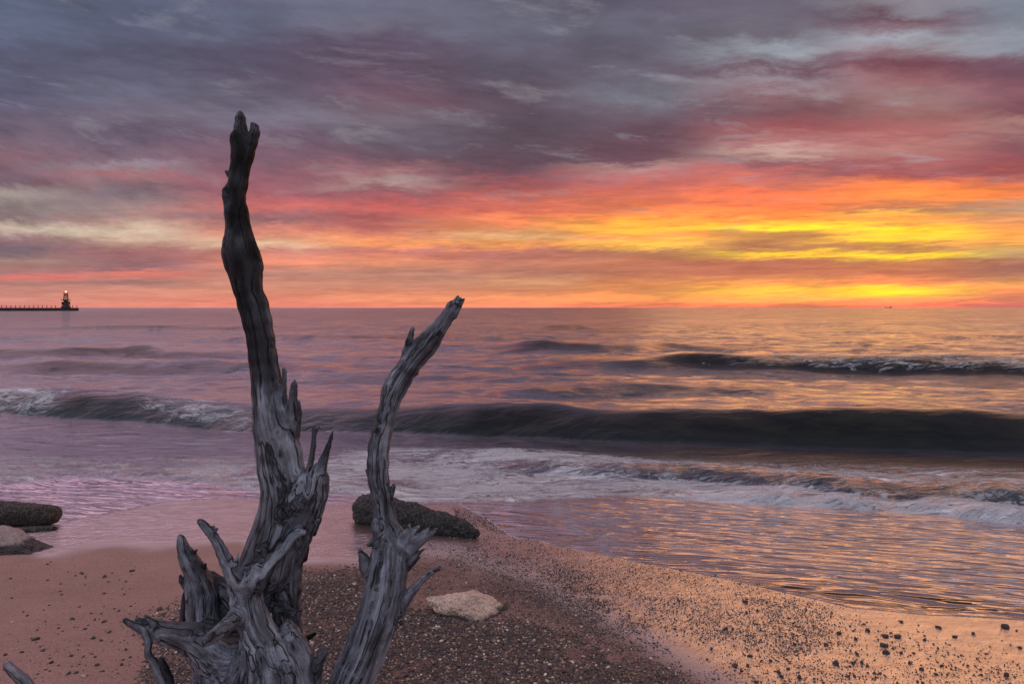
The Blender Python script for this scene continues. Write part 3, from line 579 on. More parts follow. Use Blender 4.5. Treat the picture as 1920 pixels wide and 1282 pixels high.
def build_driftwood():
    h = 0.0052
    segs = []; s_of = []
    for ci, (nm, bk, kk, pts) in enumerate(CH):
        W_ = [(P3(a, b, c), r*c/F) for a, b, c, r in pts]; s = (3.0-W_[0][0][2])*1.04
        for (p0, r0), (p1, r1) in zip(W_[:-1], W_[1:]):
            segs.append((p0, p1, r0, r1, ci, kk, s)); s += np.linalg.norm(p1-p0)
    lo = np.array([-1.56, 2.12, 0.22]); hi = np.array([-0.12, 3.02, 2.92])
    n = np.ceil((hi-lo)/h).astype(int)
    f = np.full(n, 0.2, np.float32)
    ax = [lo[i]+h*np.arange(n[i]) for i in range(3)]
    def block(p0, p1, r, mg):
        a = np.minimum(p0, p1)-r-mg; b = np.maximum(p0, p1)+r+mg
        i0 = np.clip(((a-lo)/h).astype(int), 0, n); i1 = np.clip(((b-lo)/h).astype(int)+2, 0, n)
        return i0, i1
    def capsule(i0, i1, p0, p1, r0, r1):
        X = ax[0][i0[0]:i1[0]][:, None, None]-p0[0]; Y = ax[1][i0[1]:i1[1]][None, :, None]-p0[1]; Z = ax[2][i0[2]:i1[2]][None, None, :]-p0[2]
        d = p1-p0; L2 = max(d@d, 1e-9)
        t = np.clip((X*d[0]+Y*d[1]+Z*d[2])/L2, 0, 1)
        return (np.sqrt((X-t*d[0])**2+(Y-t*d[1])**2+(Z-t*d[2])**2)-(r0+(r1-r0)*t)).astype(np.float32)
    for p0, p1, r0, r1, ci, kk, s in segs:
        k = kk; i0, i1 = block(p0, p1, max(r0, r1), max(k, 0.012)+h*2)
        if (i1 <= i0).any(): continue
        sl = tuple(slice(i0[i], i1[i]) for i in range(3))
        d = capsule(i0, i1, p0, p1, r0, r1); a = f[sl]
        hh = np.maximum(k-np.abs(a-d), 0)/k
        f[sl] = np.minimum(a, d)-hh*hh*k*0.25
    for pts in CARVE:
        W_ = [(P3(a, b, c), r*c/F) for a, b, c, r in pts]
        if len(W_) == 1: W_ = W_*2
        for (p0, r0), (p1, r1) in zip(W_[:-1], W_[1:]):
            k = 0.012; i0, i1 = block(p0, p1, max(r0, r1), k+h*2); sl = tuple(slice(i0[i], i1[i]) for i in range(3))
            if (i1 <= i0).any(): continue
            d = -capsule(i0, i1, p0, p1, r0, r1); a = f[sl]
            hh = np.maximum(k-np.abs(a-d), 0)/k
            f[sl] = np.maximum(a, d)+hh*hh*k*0.25
    # surface nets
    b = f < 0
    ins = np.zeros(np.array(n)-1, np.int8)
    for i in (0, 1):
        for j in (0, 1):
            for k in (0, 1):
                ins += b[i:n[0]-1+i, j:n[1]-1+j, k:n[2]-1+k]
    I, J, K = np.nonzero((ins > 0) & (ins < 8))
    idx = np.full(ins.shape, -1, np.int32); idx[I, J, K] = np.arange(len(I))
    acc = np.zeros((len(I), 3)); cnt = np.zeros(len(I))
    cs = [(0,0,0),(1,0,0),(0,1,0),(1,1,0),(0,0,1),(1,0,1),(0,1,1),(1,1,1)]
    for a in range(8):
        for c in range(a+1, 8):
            A = np.array(cs[a]); C = np.array(cs[c])
            if abs(A-C).sum() != 1: continue
            fa = f[I+A[0], J+A[1], K+A[2]]; fc = f[I+C[0], J+C[1], K+C[2]]
            m = (fa < 0) != (fc < 0)
            tt = np.where(m, fa/np.where(m, fa-fc, 1), 0)
            acc += np.where(m[:, None], A+(C-A)*tt[:, None], 0); cnt += m
    V = lo + (np.stack([I, J, K], 1)+acc/cnt[:, None])*h
    Q = []
    for a in range(3):
        u, v = [(1, 2), (2, 0), (0, 1)][a]
        sa = [slice(None)]*3; sb = [slice(None)]*3; sa[a] = slice(0, n[a]-1); sb[a] = slice(1, n[a])
        m = b[tuple(sa)] != b[tuple(sb)]
        e = np.stack(np.nonzero(m), 1)
        e = e[(e[:, u] > 0) & (e[:, v] > 0) & (e[:, u] < n[u]-1) & (e[:, v] < n[v]-1)]
        U = np.zeros(3, int); U[u] = 1; Vv = np.zeros(3, int); Vv[v] = 1
        g = lambda q: idx[q[:, 0], q[:, 1], q[:, 2]]
        q = np.stack([g(e-U-Vv), g(e-Vv), g(e), g(e-U)], 1)
        flip = ~b[e[:, 0], e[:, 1], e[:, 2]]
        q[flip] = q[flip][:, ::-1]; Q.append(q)
    Q = np.concatenate(Q); Q = Q[(Q >= 0).all(1)]
    del f, b, ins, idx
    # light smoothing
    E = np.concatenate([Q[:, [0, 1]], Q[:, [1, 2]], Q[:, [2, 3]], Q[:, [3, 0]]])
    def lap(V):
        r = np.zeros_like(V); c = np.zeros(len(V))
        for i in range(3): r[:, i] = np.bincount(E[:, 0], V[E[:, 1], i], len(V))+np.bincount(E[:, 1], V[E[:, 0], i], len(V))
        c = np.bincount(E[:, 0], minlength=len(V))+np.bincount(E[:, 1], minlength=len(V))
        return r/np.maximum(c, 1)[:, None]
    V = V*0.62+lap(V)*0.38
    # grain coordinates, blended between the chains that meet
    best = np.full(len(V), 9.0); who = np.zeros(len(V), int)
    sw = np.zeros(len(V)); G = np.zeros((len(V), 3)); BK = np.zeros(len(V)); GW = np.zeros((len(V), 3))
    info = []
    for p0, p1, r0, r1, ci, kk, s in segs:
        lo_, hi_ = np.minimum(p0, p1)-max(r0, r1)-.06, np.maximum(p0, p1)+max(r0, r1)+.06
        sel = np.nonzero(((V > lo_) & (V < hi_)).all(1))[0]
        if not len(sel): continue
        q = V[sel]-p0; d = p1-p0; L = np.linalg.norm(d); tr = (q@d)/(L*L); t = np.clip(tr, 0, 1)
        perp = q-t[:, None]*d; dist = np.linalg.norm(perp, axis=1)-(r0+(r1-r0)*t)
        w = np.exp(-np.clip(dist+0.02, 0, 1)/0.007)
        T = d/L; u = np.cross(T, [0.1, 1.0, 0.05]); u /= np.linalg.norm(u); v = np.cross(T, u)
        pq = q-np.outer(q@T, T)
        g = np.stack([pq@u, pq@v, s+tr*L], 1)
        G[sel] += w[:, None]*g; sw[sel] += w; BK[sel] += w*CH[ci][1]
        up = dist < best[sel]; best[sel[up]] = dist[up]; who[sel[up]] = ci
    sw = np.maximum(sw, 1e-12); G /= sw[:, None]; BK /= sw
    # normals, then wood relief: flutes and ridges running with the grain
    def vnorm(V):
        a = V[Q[:, 2]]-V[Q[:, 0]]; c = V[Q[:, 3]]-V[Q[:, 1]]; fn = np.cross(a, c)
        N = np.zeros_like(V)
        for i in range(3):
            for j in range(4): N[:, i] += np.bincount(Q[:, j], fn[:, i], len(V))
        return N/np.maximum(np.linalg.norm(N, axis=1), 1e-12)[:, None]
    N = vnorm(V)
    R = np.array([CH[c][3][len(CH[c][3])//2][3] for c in who])*2.7/F
    am = np.clip(R/0.04, 0.2, 1.0)
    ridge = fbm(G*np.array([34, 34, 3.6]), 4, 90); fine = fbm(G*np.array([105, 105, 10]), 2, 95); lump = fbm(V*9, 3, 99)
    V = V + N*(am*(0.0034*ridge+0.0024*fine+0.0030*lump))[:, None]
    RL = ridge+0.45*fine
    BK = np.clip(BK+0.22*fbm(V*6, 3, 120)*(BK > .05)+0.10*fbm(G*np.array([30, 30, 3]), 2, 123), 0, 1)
    N = vnorm(V)
    fw = who[Q]; fc = np.median(np.sort(fw, 1)[:, 1:3], axis=1).astype(int)
    root = obj('driftwood_tree', None, loc=(-0.98, 2.6, 0.3), label='weathered grey driftwood tree with two bare upright limbs and broken roots in the sand', cat='driftwood')
    keyid = {}; kl = []
    for c_ in range(len(CH)):
        nm_ = CH[c_][0]; kx = (nm_, 0) if nm_ in ('trunk', 'stump', 'limb') else (nm_, c_)
        keyid.setdefault(kx, len(keyid)); kl.append(keyid[kx])
    fk = np.array(kl)[fc]
    ed = np.sort(np.concatenate([Q[:, [0, 1]], Q[:, [1, 2]], Q[:, [2, 3]], Q[:, [3, 0]]]), 1)
    ek = ed[:, 0].astype(np.int64)*len(V)+ed[:, 1]; fi = np.tile(np.arange(len(Q)), 4)
    od = np.argsort(ek, kind='stable'); ek = ek[od]; fi = fi[od]; mt = np.nonzero(ek[1:] == ek[:-1])[0]
    A, Bn = fi[mt], fi[mt+1]
    for it in range(8):
        same = fk[A] == fk[Bn]; lab = np.arange(len(Q)); a, b_ = A[same], Bn[same]
        while True:
            new = lab.copy(); np.minimum.at(new, a, lab[b_]); np.minimum.at(new, b_, lab[a]); new = new[new]
            if (new == lab).all(): break
            lab = new
        cn = np.bincount(lab, minlength=len(Q)); small = np.zeros(len(Q), bool)
        for kx in range(len(keyid)):
            fs_ = fk == kx
            if not fs_.any(): continue
            top_ = np.argmax(np.where(np.bincount(lab[fs_], minlength=len(Q)) > 0, cn, 0))
            small |= fs_ & ((lab != top_) | (cn[lab] < 40))
        if not small.any(): break
        for _ in range(400):
            m1 = small[A] & ~small[Bn]; m2 = small[Bn] & ~small[A]
            if not (m1.any() or m2.any()): break
            fk[A[m1]] = fk[Bn[m1]]; small[A[m1]] = False
            m2 = small[Bn] & ~small[A]; fk[Bn[m2]] = fk[A[m2]]; small[Bn[m2]] = False
        drop = small.copy()
        if drop.any(): fk[drop] = -1
    # neighbouring chains with one name that touch make one part
    for kx, kid in keyid.items():
        sel = fk == kid
        if sel.sum() < 12: continue
        q = Q[sel]; us, inv = np.unique(q, return_inverse=True); q = inv.reshape(-1, 4)
        me = make_mesh(kx[0], V[us]-np.array(root.location), q, attrs={'grain': G[us], 'bark_shade': BK[us], 'relief': RL[us]})
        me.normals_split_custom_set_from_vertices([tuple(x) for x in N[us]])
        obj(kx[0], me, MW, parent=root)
build_driftwood()

# a second stick pokes out of the sand at the lower left corner
def tube(pts, nseg=14, sub=4, rough=0.004, seed=0):
    P_ = []; 
    for (p0, r0), (p1, r1) in zip(pts[:-1], pts[1:]):
        for k in range(sub): t = k/sub; P_.append((p0*(1-t)+p1*t, r0*(1-t)+r1*t))
    P_.append(pts[-1]); V = []; G = []; s = 0
    for i, (p, r) in enumerate(P_):
        a = P_[max(i-1, 0)][0]; b = P_[min(i+1, len(P_)-1)][0]; T = (b-a)/np.linalg.norm(b-a)
        u = np.cross(T, [0.1, 1, 0.05]); u /= np.linalg.norm(u); v = np.cross(T, u)
        if i: s += np.linalg.norm(p-P_[i-1][0])
        for j in range(nseg):
            th = 2*math.pi*j/nseg; off = (u*math.cos(th)+v*math.sin(th)); V.append(p+off*r); G.append([r*math.cos(th), r*math.sin(th), s])
    V = np.array(V); G = np.array(G); m = len(P_)
    V += 0.0*V
    nn = fbm(V*25+seed, 3, 60)
    C = np.repeat(np.array([p for p, r in P_]), nseg, 0); D = V-C
    V = C + D*(1+rough*60*nn[:, None]*0.4)
    Q = [[i*nseg+j, i*nseg+(j+1) % nseg, (i+1)*nseg+(j+1) % nseg, (i+1)*nseg+j] for i in range(m-1) for j in range(nseg)]
    V = np.concatenate([V, [P_[0][0], P_[-1][0]]]); G = np.concatenate([G, [[0, 0, 0], [0, 0, s]]]); a = m*nseg
    T = [[a, (j+1) % nseg, j] for j in range(nseg)]+[[a+1, (m-1)*nseg+j, (m-1)*nseg+(j+1) % nseg] for j in range(nseg)]
    return V, np.array(Q), np.array(T), G
def stick():
    pts = [(P3(11, 1243, 2.86), .012), (P3(14, 1247, 2.85), .0175), (P3(24, 1258, 2.80), .019), (P3(45, 1276, 2.72), .022), (P3(85, 1330, 2.62), .025)]
    V, Q, T, G = tube(pts, 18, 8)
    me = make_mesh('driftwood_stick', V, Q, T, attrs={'grain': G, 'bark_shade': np.full(len(V), .25)})
    obj('driftwood_stick', me, MW, label='short blunt grey driftwood stick poking out of the sand, bottom left corner', cat='stick')
stick()

# ------------------------------------------------------------------ rocks
def mat_rock(name, c1, c2, c3, rough=0.6, scale=1.0, glit=0.5, shade_top=None):
    m, t, p, o = material(name)
    P = t.coord('Object'); n1 = t.noise(P, 9*scale, 6, 0.65, 0.4); n2 = t.noise(P, 60*scale, 4, 0.7); v = t.vor(P, 95*scale)
    cell = t.vor(P, 95*scale, 'F1', 'Color')
    c = t.mix(t.rng(n1, 0.35, 0.65), lin(c1), lin(c2))
    c = t.mix(t.math('MULTIPLY', t.rng(t.sep(cell)[0], 0.6, 0.95), glit), c, lin(c3))
    c = t.mix(t.rng(v, 0.5, 0.8, 0.0, 0.35 if shade_top else 0.7), c, lin(tuple(int(q*0.35) for q in c1)))
    if shade_top is not None:
        z = t.sep(P)[2]; line = t.math('ADD', z, t.math('MULTIPLY', t.math('SUBTRACT', n1, 0.5), 0.06))
        c = t.mix(t.rng(line, shade_top, shade_top+0.02, 1.0, 0.0), c, t.mix(t.rng(n2, .3, .7), lin((34, 30, 30)), lin((72, 62, 58))))  # dark lower sides: shade of the front painted into the colour
    t.l.new(c, p.inputs['Base Color']); t.l.new(t.rng(n2, 0.3, 0.7, rough-.2, rough+.2), p.inputs['Roughness'])
    b = t.bump(t.math('SUBTRACT', 1.0, v), 0.9, 0.012); b = t.bump(n2, 0.6, 0.006, b); t.l.new(b, p.inputs['Normal'])
    return m
def blob(fn, sub=6):
    V, T = icos(sub); return fn(V), T
def rock(name, V, T, mat, label, cat='rock', group=None):
    c = V.mean(0); c[2] = V[:, 2].min()
    me = make_mesh(name, V-c, None, T); return obj(name, me, mat, loc=c, label=label, cat=cat, group=group)
MR1 = mat_rock('crusted_rock', (11, 11, 12), (30, 27, 26), (150, 142, 130), .45, 1.0, .35)
MR2 = mat_rock('pale_rock', (200, 166, 146), (232, 200, 178), (120, 98, 86), .7, 0.8, .4, 0.142)
MR4 = mat_rock('shade_sided_rock', (150, 128, 122), (184, 160, 152), (90, 80, 76), .35, 1.0, .3, 0.225)
MR3 = mat_rock('brown_rock', (18, 15, 14), (54, 38, 30), (150, 118, 84), .55, 1.0, .5)
def capsule_rock(a, ra, b, rb, seed, rough, flat=0.92, endp=5.0):
    # superelliptic pile lying between two points
    def fn(V):
        a_, b_ = np.array(a), np.array(b); T = b_-a_; L = np.linalg.norm(T); T = T/L
        up = np.array([0, 0, 1.0]); S_ = np.cross(T, up); S_ /= np.linalg.norm(S_); Uv = np.cross(S_, T)
        x = V[:, 0]; rho = np.sqrt(V[:, 1]**2+V[:, 2]**2); th = np.arctan2(V[:, 2], V[:, 1])
        ex = np.sign(x)*(1-(1-np.abs(x))**1.6)
        pr = (1-np.abs(ex)**endp)**(1/2.6)
        t = (ex+1)/2; r = (ra+(rb-ra)*t)*np.clip(pr, 0, 1)
        W_ = a_+np.outer(t*L, T)+np.outer(np.cos(th)*r, S_)+np.outer(np.sin(th)*r*flat, Uv)
        D = W_-(a_+np.outer(t*L, T)); D /= np.maximum(np.linalg.norm(D, axis=1), 1e-6)[:, None]
        return W_ + D*(rough*fbm(W_*7+seed, 4, seed)+rough*0.5*fbm(W_*38+seed, 3, seed+5, .6))[:, None]
    return blob(fn, 7)
def on(px, py, dz): 
    x, y = ground(px, py); return np.array([float(x), float(y), float(beach_plane(y))+dz])
V, T = capsule_rock(on(668, 975, 0.115), .18, on(900, 1007, 0.030), .075, 3, .018, .95, 7)
rock('rock', V, T, MR1, 'long dark crusted cylindrical rock lying aslant in the wet sand behind the right driftwood limb')
V, T = capsule_rock(on(-170, 978, 0.085), .115, on(112, 982, 0.085), .10, 11, .011, .95, 9)
rock('rock', V, T, MR3, 'dark round-ended bar of rock at the left edge, lying in the shallow film of water')
def facet(V, seed, nf=16):
    r = np.random.default_rng(seed)
    for i in range(nf):
        n = r.normal(size=3); n /= np.linalg.norm(n); h = r.uniform(.62, .92)
        d = V@n; V = V-np.outer(np.clip(d-h, 0, None)*.92, n)
    return V
def slab(cx, cy, wx, wy, hz, seed, rough=.16, tilt=0.0, sub=6, zoff=0.0, ang=0.0):
    x0, y0 = ground(cx, cy); z0 = float(beach_plane(y0)); x0 = float(x0); y0 = float(y0)
    def fn(V):
        d = 1+rough*.6*fbm(V*1.6+seed, 4, seed)+rough*.3*fbm(V*7+seed, 3, seed+7)
        U = facet(V, seed)*d[:, None]*1.12; U[:, 2] = np.sign(U[:, 2])*np.abs(U[:, 2])**0.8
        x = U[:, 0]*wx; y = U[:, 1]*wy; c, s_ = math.cos(ang), math.sin(ang)
        return np.stack([x0+x*c-y*s_, y0+x*s_+y*c, z0+zoff+U[:, 2]*hz+tilt*U[:, 0]*wx], 1)
    return blob(fn, sub)
V, T = slab(884, 1148, .235, .14, .105, 35, .22, -.20, ang=-.12)
rock('rock', V, T, MR2, 'pale pinkish pitted stone half buried in the gravel right of the driftwood')
V, T = slab(4, 1030, .42, .17, .13, 61, .22, -.20, ang=-.1)
rock('rock', V, T, MR4, 'flat dark rock with a pale wet top on the sand at the left edge')
V, T = slab(62, 993, .21, .055, .035, 52, .2, 0.0, ang=.18, zoff=-.006)
rock('rock', V, T, MR1, 'low sliver of dark rock between the two larger rocks at the left edge')

# ------------------------------------------------------------------ pier and beacon
def box_mesh(name, boxes):
    V = []; Q = []
    for (x0, y0, z0, x1, y1, z1, *tp) in boxes:
        k = len(V); tp = tp[0] if tp else 1.0; cx, cy = (x0+x1)/2, (y0+y1)/2
        for z, s in ((z0, 1.0), (z1, tp)):
            for xx, yy in ((x0, y0), (x1, y0), (x1, y1), (x0, y1)): V.append([cx+(xx-cx)*s, cy+(yy-cy)*s, z])
        Q += [[k+3, k+2, k+1, k], [k+4, k+5, k+6, k+7]]+[[k+i, k+(i+1) % 4, k+4+(i+1) % 4, k+4+i] for i in range(4)]
    return make_mesh(name, np.array(V, float), np.array(Q), smooth=False)
def simple(name, c, rough=.7):
    m, t, p, o = material(name); n = t.noise(t.geo('Position'), 0.8, 4, .6)
    t.l.new(t.mix(t.rng(n, .3, .7), lin(c), lin(tuple(int(v*.7) for v in c))), p.inputs['Base Color']); p.inputs['Roughness'].default_value = rough
    return m
def prism(name, cx, cy, prof, nseg=16):
    V = []; Q = []; 
    for z, r in prof:
        for j in range(nseg): V.append([cx+r*math.cos(2*math.pi*j/nseg), cy+r*math.sin(2*math.pi*j/nseg), z])
    m = len(prof)
    for i in range(m-1):
        for j in range(nseg): Q.append([i*nseg+j, i*nseg+(j+1) % nseg, (i+1)*nseg+(j+1) % nseg, (i+1)*nseg+j])
    V += [[cx, cy, prof[0][0]], [cx, cy, prof[-1][0]]]; a = m*nseg
    T = [[a, (j+1) % nseg, j] for j in range(nseg)]+[[a+1, (m-1)*nseg+j, (m-1)*nseg+(j+1) % nseg] for j in range(nseg)]
    return make_mesh(name, np.array(V), np.array(Q), np.array(T), smooth=False)
def bar_mesh(name, bars, r=.09):
    V = []; Q = []
    for a, b in bars:
        a, b = np.array(a, float), np.array(b, float); T = (b-a)/np.linalg.norm(b-a)
        u = np.cross(T, [0.3, 1, .2]); u /= np.linalg.norm(u); v = np.cross(T, u); k = len(V)
        for p in (a, b):
            for cu, cv in ((-1, -1), (1, -1), (1, 1), (-1, 1)): V.append(p+u*cu*r+v*cv*r)
        Q += [[k+3, k+2, k+1, k], [k+4, k+5, k+6, k+7]]+[[k+i, k+(i+1) % 4, k+4+(i+1) % 4, k+4+i] for i in range(4)]
    return make_mesh(name, np.array(V), np.array(Q), smooth=False)
def pier():
    MD = simple('pier_concrete', (62, 48, 46)); MM = simple('dark_iron', (40, 32, 36), .5); ML = simple('tower_paint', (60, 44, 50), .5)
    D = 455.0; s = D/F; X = lambda px: (px-960)*s
    # the deck runs from the tower's head back towards the left shore, coming a little closer
    e = np.array([X(147), D, 0]); w = np.array([X(147)-300, D-215, 0])
    dirv = (w-e)/np.linalg.norm(w-e); nrm = np.array([-dirv[1], dirv[0], 0]); hw = 3.2; ZT = 1.95
    root = obj('pier', None, loc=tuple(e), label='long dark low pier with railing posts running out from the left edge to the beacon', cat='pier')
    def oriented(a0, a1, z0, z1, hw, name, mat):
        V = [e+dirv*a+nrm*o+np.array([0, 0, z])-np.array(root.location) for z in (z0, z1) for a, o in ((a0, -hw), (a0, hw), (a1, hw), (a1, -hw))]
        Q = [[3, 2, 1, 0], [4, 5, 6, 7]]+[[i, (i+1) % 4, 4+(i+1) % 4, 4+i] for i in range(4)]
        return obj(name, make_mesh(name, np.array(V), np.array(Q), smooth=False), mat, parent=root)
    oriented(0, 360, -1.0, 1.72, hw-.15, 'wall', MD); oriented(-.2, 360, 1.725, ZT, hw, 'deck', MD)
    pst = None
    for i in range(42):
        a = 1.0+i*2.35 if i < 4 else 1.0+i*2.35
        if 4.5 < a < 11.5: continue
        p = e+dirv*a+nrm*(hw-.4)*(1 if nrm[1] < 0 else -1)-np.array(root.location)
        if pst is None:
            pst = bar_mesh('railing_post', [((0, 0, 0), (0, 0, 1.45)), ((-.35, 0, 1.4), (.35, 0, 1.4))], .12); pst.materials.append(MM)
        o = obj('railing_post', pst, None, parent=root, loc=tuple(p+np.array([0, 0, ZT+.01])))
    # tower
    cx, cy = X(123.5), 0; c = e+dirv*8.2; cx, cy = c[0], c[1]
    cx = X(123.5)*cy/D
    k = cy/F
    t = obj('beacon_tower', None, loc=(cx, cy, ZT), label='small dark beacon tower with open iron top and lit lamp at the pier end', cat='lighthouse')
    zz = lambda py: (HY-py)*k+2.0-ZT
    obj('base', prism('base', 0, 0, [(0.0, 8*k), (zz(574), 7.5*k), (zz(572), 4.6*k)]), MD, parent=t)
    obj('tower_body', prism('tower_body', 0, 0, [(zz(572)+.01, 4.3*k), (zz(564), 3.9*k), (zz(563.4), 4.2*k)]), ML, parent=t)
    for bx in ((-6.0*k, -1.2, zz(572)+.01, -4.5*k, 1.2, zz(566)), (4.5*k, -1.2, zz(572)+.01, 6.0*k, 1.2, zz(565))):
        obj('side_shed', box_mesh('side_shed', [bx]), ML, parent=t)
    g = obj('gallery', prism('gallery', 0, 0, [(zz(563.3), 4.4*k), (zz(562.6), 8.0*k), (zz(561.8), 8.2*k)]), MM, parent=t)
    bars = []
    for j in range(6):
        a = 2*math.pi*j/6+.3; bars.append(((3.9*k*math.cos(a), 3.9*k*math.sin(a), zz(561.7)), (3.1*k*math.cos(a), 3.1*k*math.sin(a), zz(552.6))))
    obj('frame', bar_mesh('frame', bars, .13), MM, parent=t)
    obj('top_platform', prism('top_platform', 0, 0, [(zz(553), 3.3*k), (zz(551.6), 3.7*k), (zz(551.3), 3.7*k)]), MM, parent=t)
    rb = []
    for j in range(8):
        a = 2*math.pi*j/8; rb.append(((3.6*k*math.cos(a), 3.6*k*math.sin(a), zz(551.2)), (3.9*k*math.cos(a), 3.9*k*math.sin(a), zz(548.6))))
        a2 = 2*math.pi*(j+1)/8; rb.append(((3.9*k*math.cos(a), 3.9*k*math.sin(a), zz(548.6)), (3.9*k*math.cos(a2), 3.9*k*math.sin(a2), zz(548.6))))
    obj('railing', bar_mesh('railing', rb, .06), MM, parent=t)
    obj('lamp_stand', prism('lamp_stand', 0, 0, [(zz(551.2), .3), (zz(548.4), .3)], 8), MM, parent=t)
    lm, tt, pp, oo = material('beacon_light'); pp.inputs['Base Color'].default_value = (1, .5, .3, 1)
    pp.inputs['Emission Color'].default_value = (1.0, .45, .22, 1); pp.inputs['Emission Strength'].default_value = 4
    V, T = icos(2); obj('lamp', make_mesh('lamp', V*np.array([.52, .52, .5])+np.array([0, 0, zz(547.2)]), None, T), lm, parent=t)
pier()
def ship():
    D = 9000.0; k = D/F; x = (1666-960)*k
    M = simple('far_ship_paint', (150, 110, 110))
    t = obj('cargo_ship', None, loc=(x, D, 0), label='tiny grey ship on the far horizon right of the glow', cat='ship')
    V = []
    hull = [(-6.5, 0), (-7.2, 1.1), (6.6, 1.1), (5.8, 0)]
    for yy in (-8, 8): V += [[a*k, yy, b*k] for a, b in hull]
    Q = [[0, 1, 2, 3], [7, 6, 5, 4]]+[[i, 4+i, 4+(i+1) % 4, (i+1) % 4] for i in range(4)]
    obj('hull', make_mesh('hull', np.array(V), np.array(Q), smooth=False), M, parent=t)
    obj('bridge', box_mesh('bridge', [(3.0*k, -6, 1.1*k+.05, 5.0*k, 6, 2.9*k)]), M, parent=t); obj('mast', box_mesh('mast', [(-5.2*k, -6, 1.1*k+.05, -4.4*k, 6, 2.1*k)]), M, parent=t)
ship()

# ------------------------------------------------------------------ pebbles
def mat_pebble():
    m, t, p, o = material('pebble')
    c = t.attr('tint', 'Color'); n = t.noise(t.geo('Position'), 300, 3, .6)
    t.l.new(t.mix(t.rng(n, .3, .7, 0, .35), c, lin((60, 52, 50))), p.inputs['Base Color']); p.inputs['Roughness'].default_value = .38
    return m
MP = mat_pebble()
PAL = np.array([lin(c)[:3] for c in [(40,34,33),(62,50,45),(92,72,58),(128,102,80),(34,31,33),(50,42,40),(160,136,114),(84,80,84),(182,160,142),(110,70,48),(44,38,37),(200,190,186)]])
PW = np.array([.16,.15,.13,.07,.13,.13,.045,.07,.025,.03,.04,.02]); PW /= PW.sum()
def pebble_field():
    r = np.random.default_rng(11)
    Nn = 360000
    px = r.uniform(-30, 1960, Nn); py = r.uniform(945, 1330, Nn)
    fill = np.zeros(Nn); size = np.ones(Nn)
    for poly, soft, fl, sz in ZON:
        w = poly_soft(px, py, poly, soft)*fl; size = np.where(w > fill, sz, size); fill = np.maximum(fill, w)
    x, y = ground(px, py)
    cl = fbm(np.stack([x*3.2, y*3.2, 0*x], 1), 4, 200, .6)*.6; cl2 = fbm(np.stack([x*14, y*14, 0*x], 1), 2, 210)
    fill = fill*np.clip(1+1.1*cl+.5*cl2, 0.12, 1.6)
    rad = 0.0042*np.exp(r.normal(0, .38, Nn))*size
    rad = np.clip(rad, .0016, .0125)
    # chance ~ fill * sheet density needed for cover
    apx = math.pi*(rad*F/y)**2*0.5
    area = (1960+30)*(1330-945)/Nn
    pr = np.clip(fill*area*1.35/np.maximum(apx.mean(), 1), 0, 1)
    keep = r.random(Nn) < pr
    return x[keep], y[keep], rad[keep], r
def build_gravel():
    x, y, rad, r = pebble_field(); n = len(x)
    Vi, Ti = icos(2); nv = len(Vi)
    base = []
    for k in range(24):
        d = 1+.22*fbm(Vi*1.3+k*7.1, 2, 300+k); sc = np.array([1, r.uniform(.62, .95), r.uniform(.42, .75)])
        base.append(Vi*d[:, None]*sc)
    base = np.array(base, np.float32)
    kk = r.integers(0, 24, n); th = r.uniform(0, 6.283, n); c, s = np.cos(th), np.sin(th)
    B = base[kk]; z0 = beach_height(x, y)
    tl = r.normal(0, .25, n)
    X = B[:, :, 0]*c[:, None]-B[:, :, 1]*s[:, None]; Y = B[:, :, 0]*s[:, None]+B[:, :, 1]*c[:, None]; Z = B[:, :, 2]+X*tl[:, None]
    V = np.stack([x[:, None]+X*rad[:, None], y[:, None]+Y*rad[:, None], z0[:, None]+(Z+r.uniform(-.1, .42, n)[:, None])*rad[:, None]], -1).reshape(-1, 3)
    T = (Ti[None]+np.arange(n)[:, None, None]*nv).reshape(-1, 3)
    col = PAL[r.choice(len(PAL), n, p=PW)]*r.uniform(.55, 1.7, (n, 1))
    col = np.repeat(np.concatenate([col, np.ones((n, 1))], 1), nv, 0)
    me = make_mesh('gravel', V, None, T, attrs={'tint': col})
    obj('gravel', me, MP, kind='stuff', label='brown and dark gravel washed over the wet sand round the driftwood', cat='gravel')
    print('gravel', n)
build_gravel()
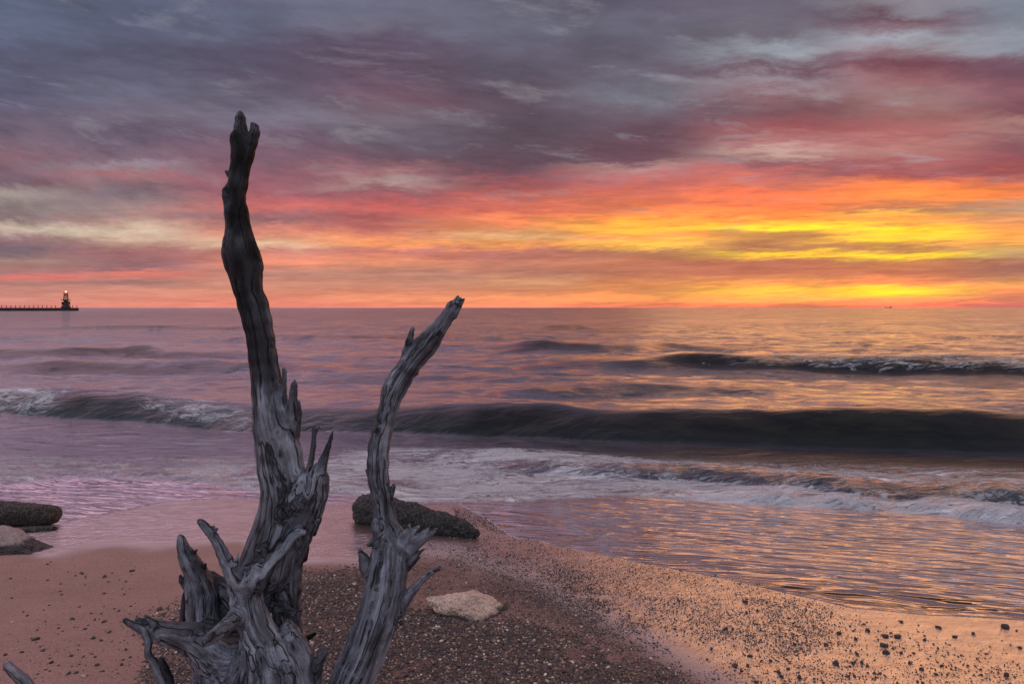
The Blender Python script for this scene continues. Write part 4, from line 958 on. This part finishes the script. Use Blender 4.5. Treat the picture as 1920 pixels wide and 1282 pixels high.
def build_pebbles():
    r = np.random.default_rng(23)
    Vi, Ti = icos(3); shapes = {}
    def shape(k, tone):
        if (k, tone) not in shapes:
            d = 1+.34*fbm(Vi*1.25+k*5.3, 3, 400+k); sc = np.array([1, .55+.07*(k % 5), .42+.08*(k % 4)])
            V = Vi*d[:, None]*sc; col = {'dark': (46, 38, 38), 'brown': (92, 62, 48), 'pale': (178, 160, 152)}[tone]
            shapes[(k, tone)] = make_mesh('pebble', V, None, Ti, attrs={'tint': np.tile(np.array(lin(col)), (len(V), 1))}); shapes[(k, tone)].materials.append(MP)
        return shapes[(k, tone)]
    def words(tone, px, py):
        size = None
        if px < 360:
            if px < 110 and py > 1190: w = 'just above the stick in the bottom left corner'
            elif py < 1100: w = 'on the bare smooth sand below the rocks at the left edge'
            elif px > 180 and py > 1180: w = 'on the sand beside the forked root at lower left'
            elif py > 1180: w = 'on the bottom sand between the stick and the roots'
            else: w = 'on the smooth sand left of the root tips'
        else:
            if py < 1175: w = 'on the wet sand just below the edge of the water film'
            elif px > 1740: w = 'on the shining wet sand near the right edge'
            elif px > 1540: w = 'on the shining sand below the water film, lower right'
            elif px > 1350: w = 'on the pebble-dotted wet sand at the bottom, right of centre'
            else: w = 'where the dark gravel thins out onto wet sand'
        return w
    def put(px, py, rpx, tone, key, k=None):
        x, y = ground(px, py); x = float(x); y = float(y); rr = rpx*y/F
        z = float(beach_height(np.array([x]), np.array([y]))[0]); w = words(tone, px, py)
        sz = 'larger ' if rpx >= 4.8 else ('tiny ' if rpx < 2.4 else 'small ')
        o = obj('pebble', shape(int(r.integers(0, 7)), tone), None, loc=(x, y, z+rr*.22), label=sz+tone+' pebble '+w, cat='pebble', group=sz+tone+' pebbles '+w)
        o.scale = (rr, rr, rr); o.rotation_euler = (r.normal(0, .15), r.normal(0, .15), r.uniform(0, 6.28))
    named = [(68,1203,6.5,'dark'),(80,1224,4,'dark'),(133,1233,4.5,'dark'),(135,1163,4.5,'dark'),(195,1169,5,'brown'),(182,1252,5,'dark'),(228,1251,4.5,'dark'),(156,1274,6,'pale'),(129,1268,5,'dark'),(143,1267,4.5,'dark'),(300,1144,6.5,'brown'),(196,1081,4.5,'dark'),(210,1074,2.5,'dark'),(152,1073,3.5,'dark'),(247,1071,4.5,'dark'),(23,1168,4,'pale'),(51,1155,3,'dark'),(10,1232,4,'dark'),(41,1227,3.5,'dark'),(190,1152,3,'dark'),(223,1147,3,'dark'),(97,1246,5,'dark'),(178,1236,3,'dark'),(215,1274,3,'pale'),(120,1200,2.5,'pale'),(160,1183,3.5,'dark'),(205,1190,4,'dark'),(175,1201,4.5,'dark'),(190,1205,4,'dark'),(113,1108,2.5,'dark'),(95,1053,2,'dark'),(20,1083,3,'dark'),(270,1213,5,'dark'),(250,1195,4,'brown'),(236,1222,3.5,'dark')]
    for a in named: put(*a, a[3])
    for i in range(75):
        px = r.uniform(0, 1)**.7*250; py = 1050+232*r.uniform(0, 1)**.75
        put(px, py, r.uniform(1.2, 3.0), 'dark' if r.random() < .85 else 'brown', 'dark' if r.random() < 2 else '') if False else put(px, py, r.uniform(1.2, 3.0), *(('dark', 'dark') if r.random() < .85 else ('brown', 'brown')))
    big = [(1398,1131,5),(1420,1147,4),(1690,1165,4),(1660,1191,6),(1683,1192,7),(1657,1208,7),(1760,1176,5),(1791,1193,4.5),(1825,1187,4),(1885,1175,7.5),(1733,1198,3),(1662,1221,6),(1690,1222,4),(1713,1222,3.5),(1706,1240,4),(1766,1245,4),(1728,1252,4),(1755,1262,4),(1887,1264,7),(1906,1181,3),(1913,1212,4),(1607,1223,5),(1573,1185,5),(1604,1195,4.5),(1653,1208,5),(1628,1180,5),(1567,1240,6),(1600,1240,4.5),(1616,1239,5),(1602,1264,4),(1499,1267,6),(1460,1257,4.5),(1465,1265,4.5),(1418,1277,5),(1445,1235,4),(1405,1227,4.5),(1402,1245,4.5),(1379,1246,6),(1334,1215,3.5),(1360,1180,4.5),(1400,1150,3.5),(1490,1205,4),(1549,1206,5),(1478,1250,4),(1390,1255,4),(1590,1265,4),(1640,1258,4),(1720,1275,4),(1730,1278,3.5),(1840,1262,3)]
    for a in big: put(*a, 'dark', 'wet')
    for i in range(130):
        u_ = r.uniform(0, 1); px = 1180+720*u_; lo_ = np.interp(px, [1180, 1500, 1920], [1100, 1150, 1175]); py = r.uniform(lo_, 1290)
        put(px, py, r.uniform(1.3, 2.7), 'dark', 'wet')
build_pebbles()
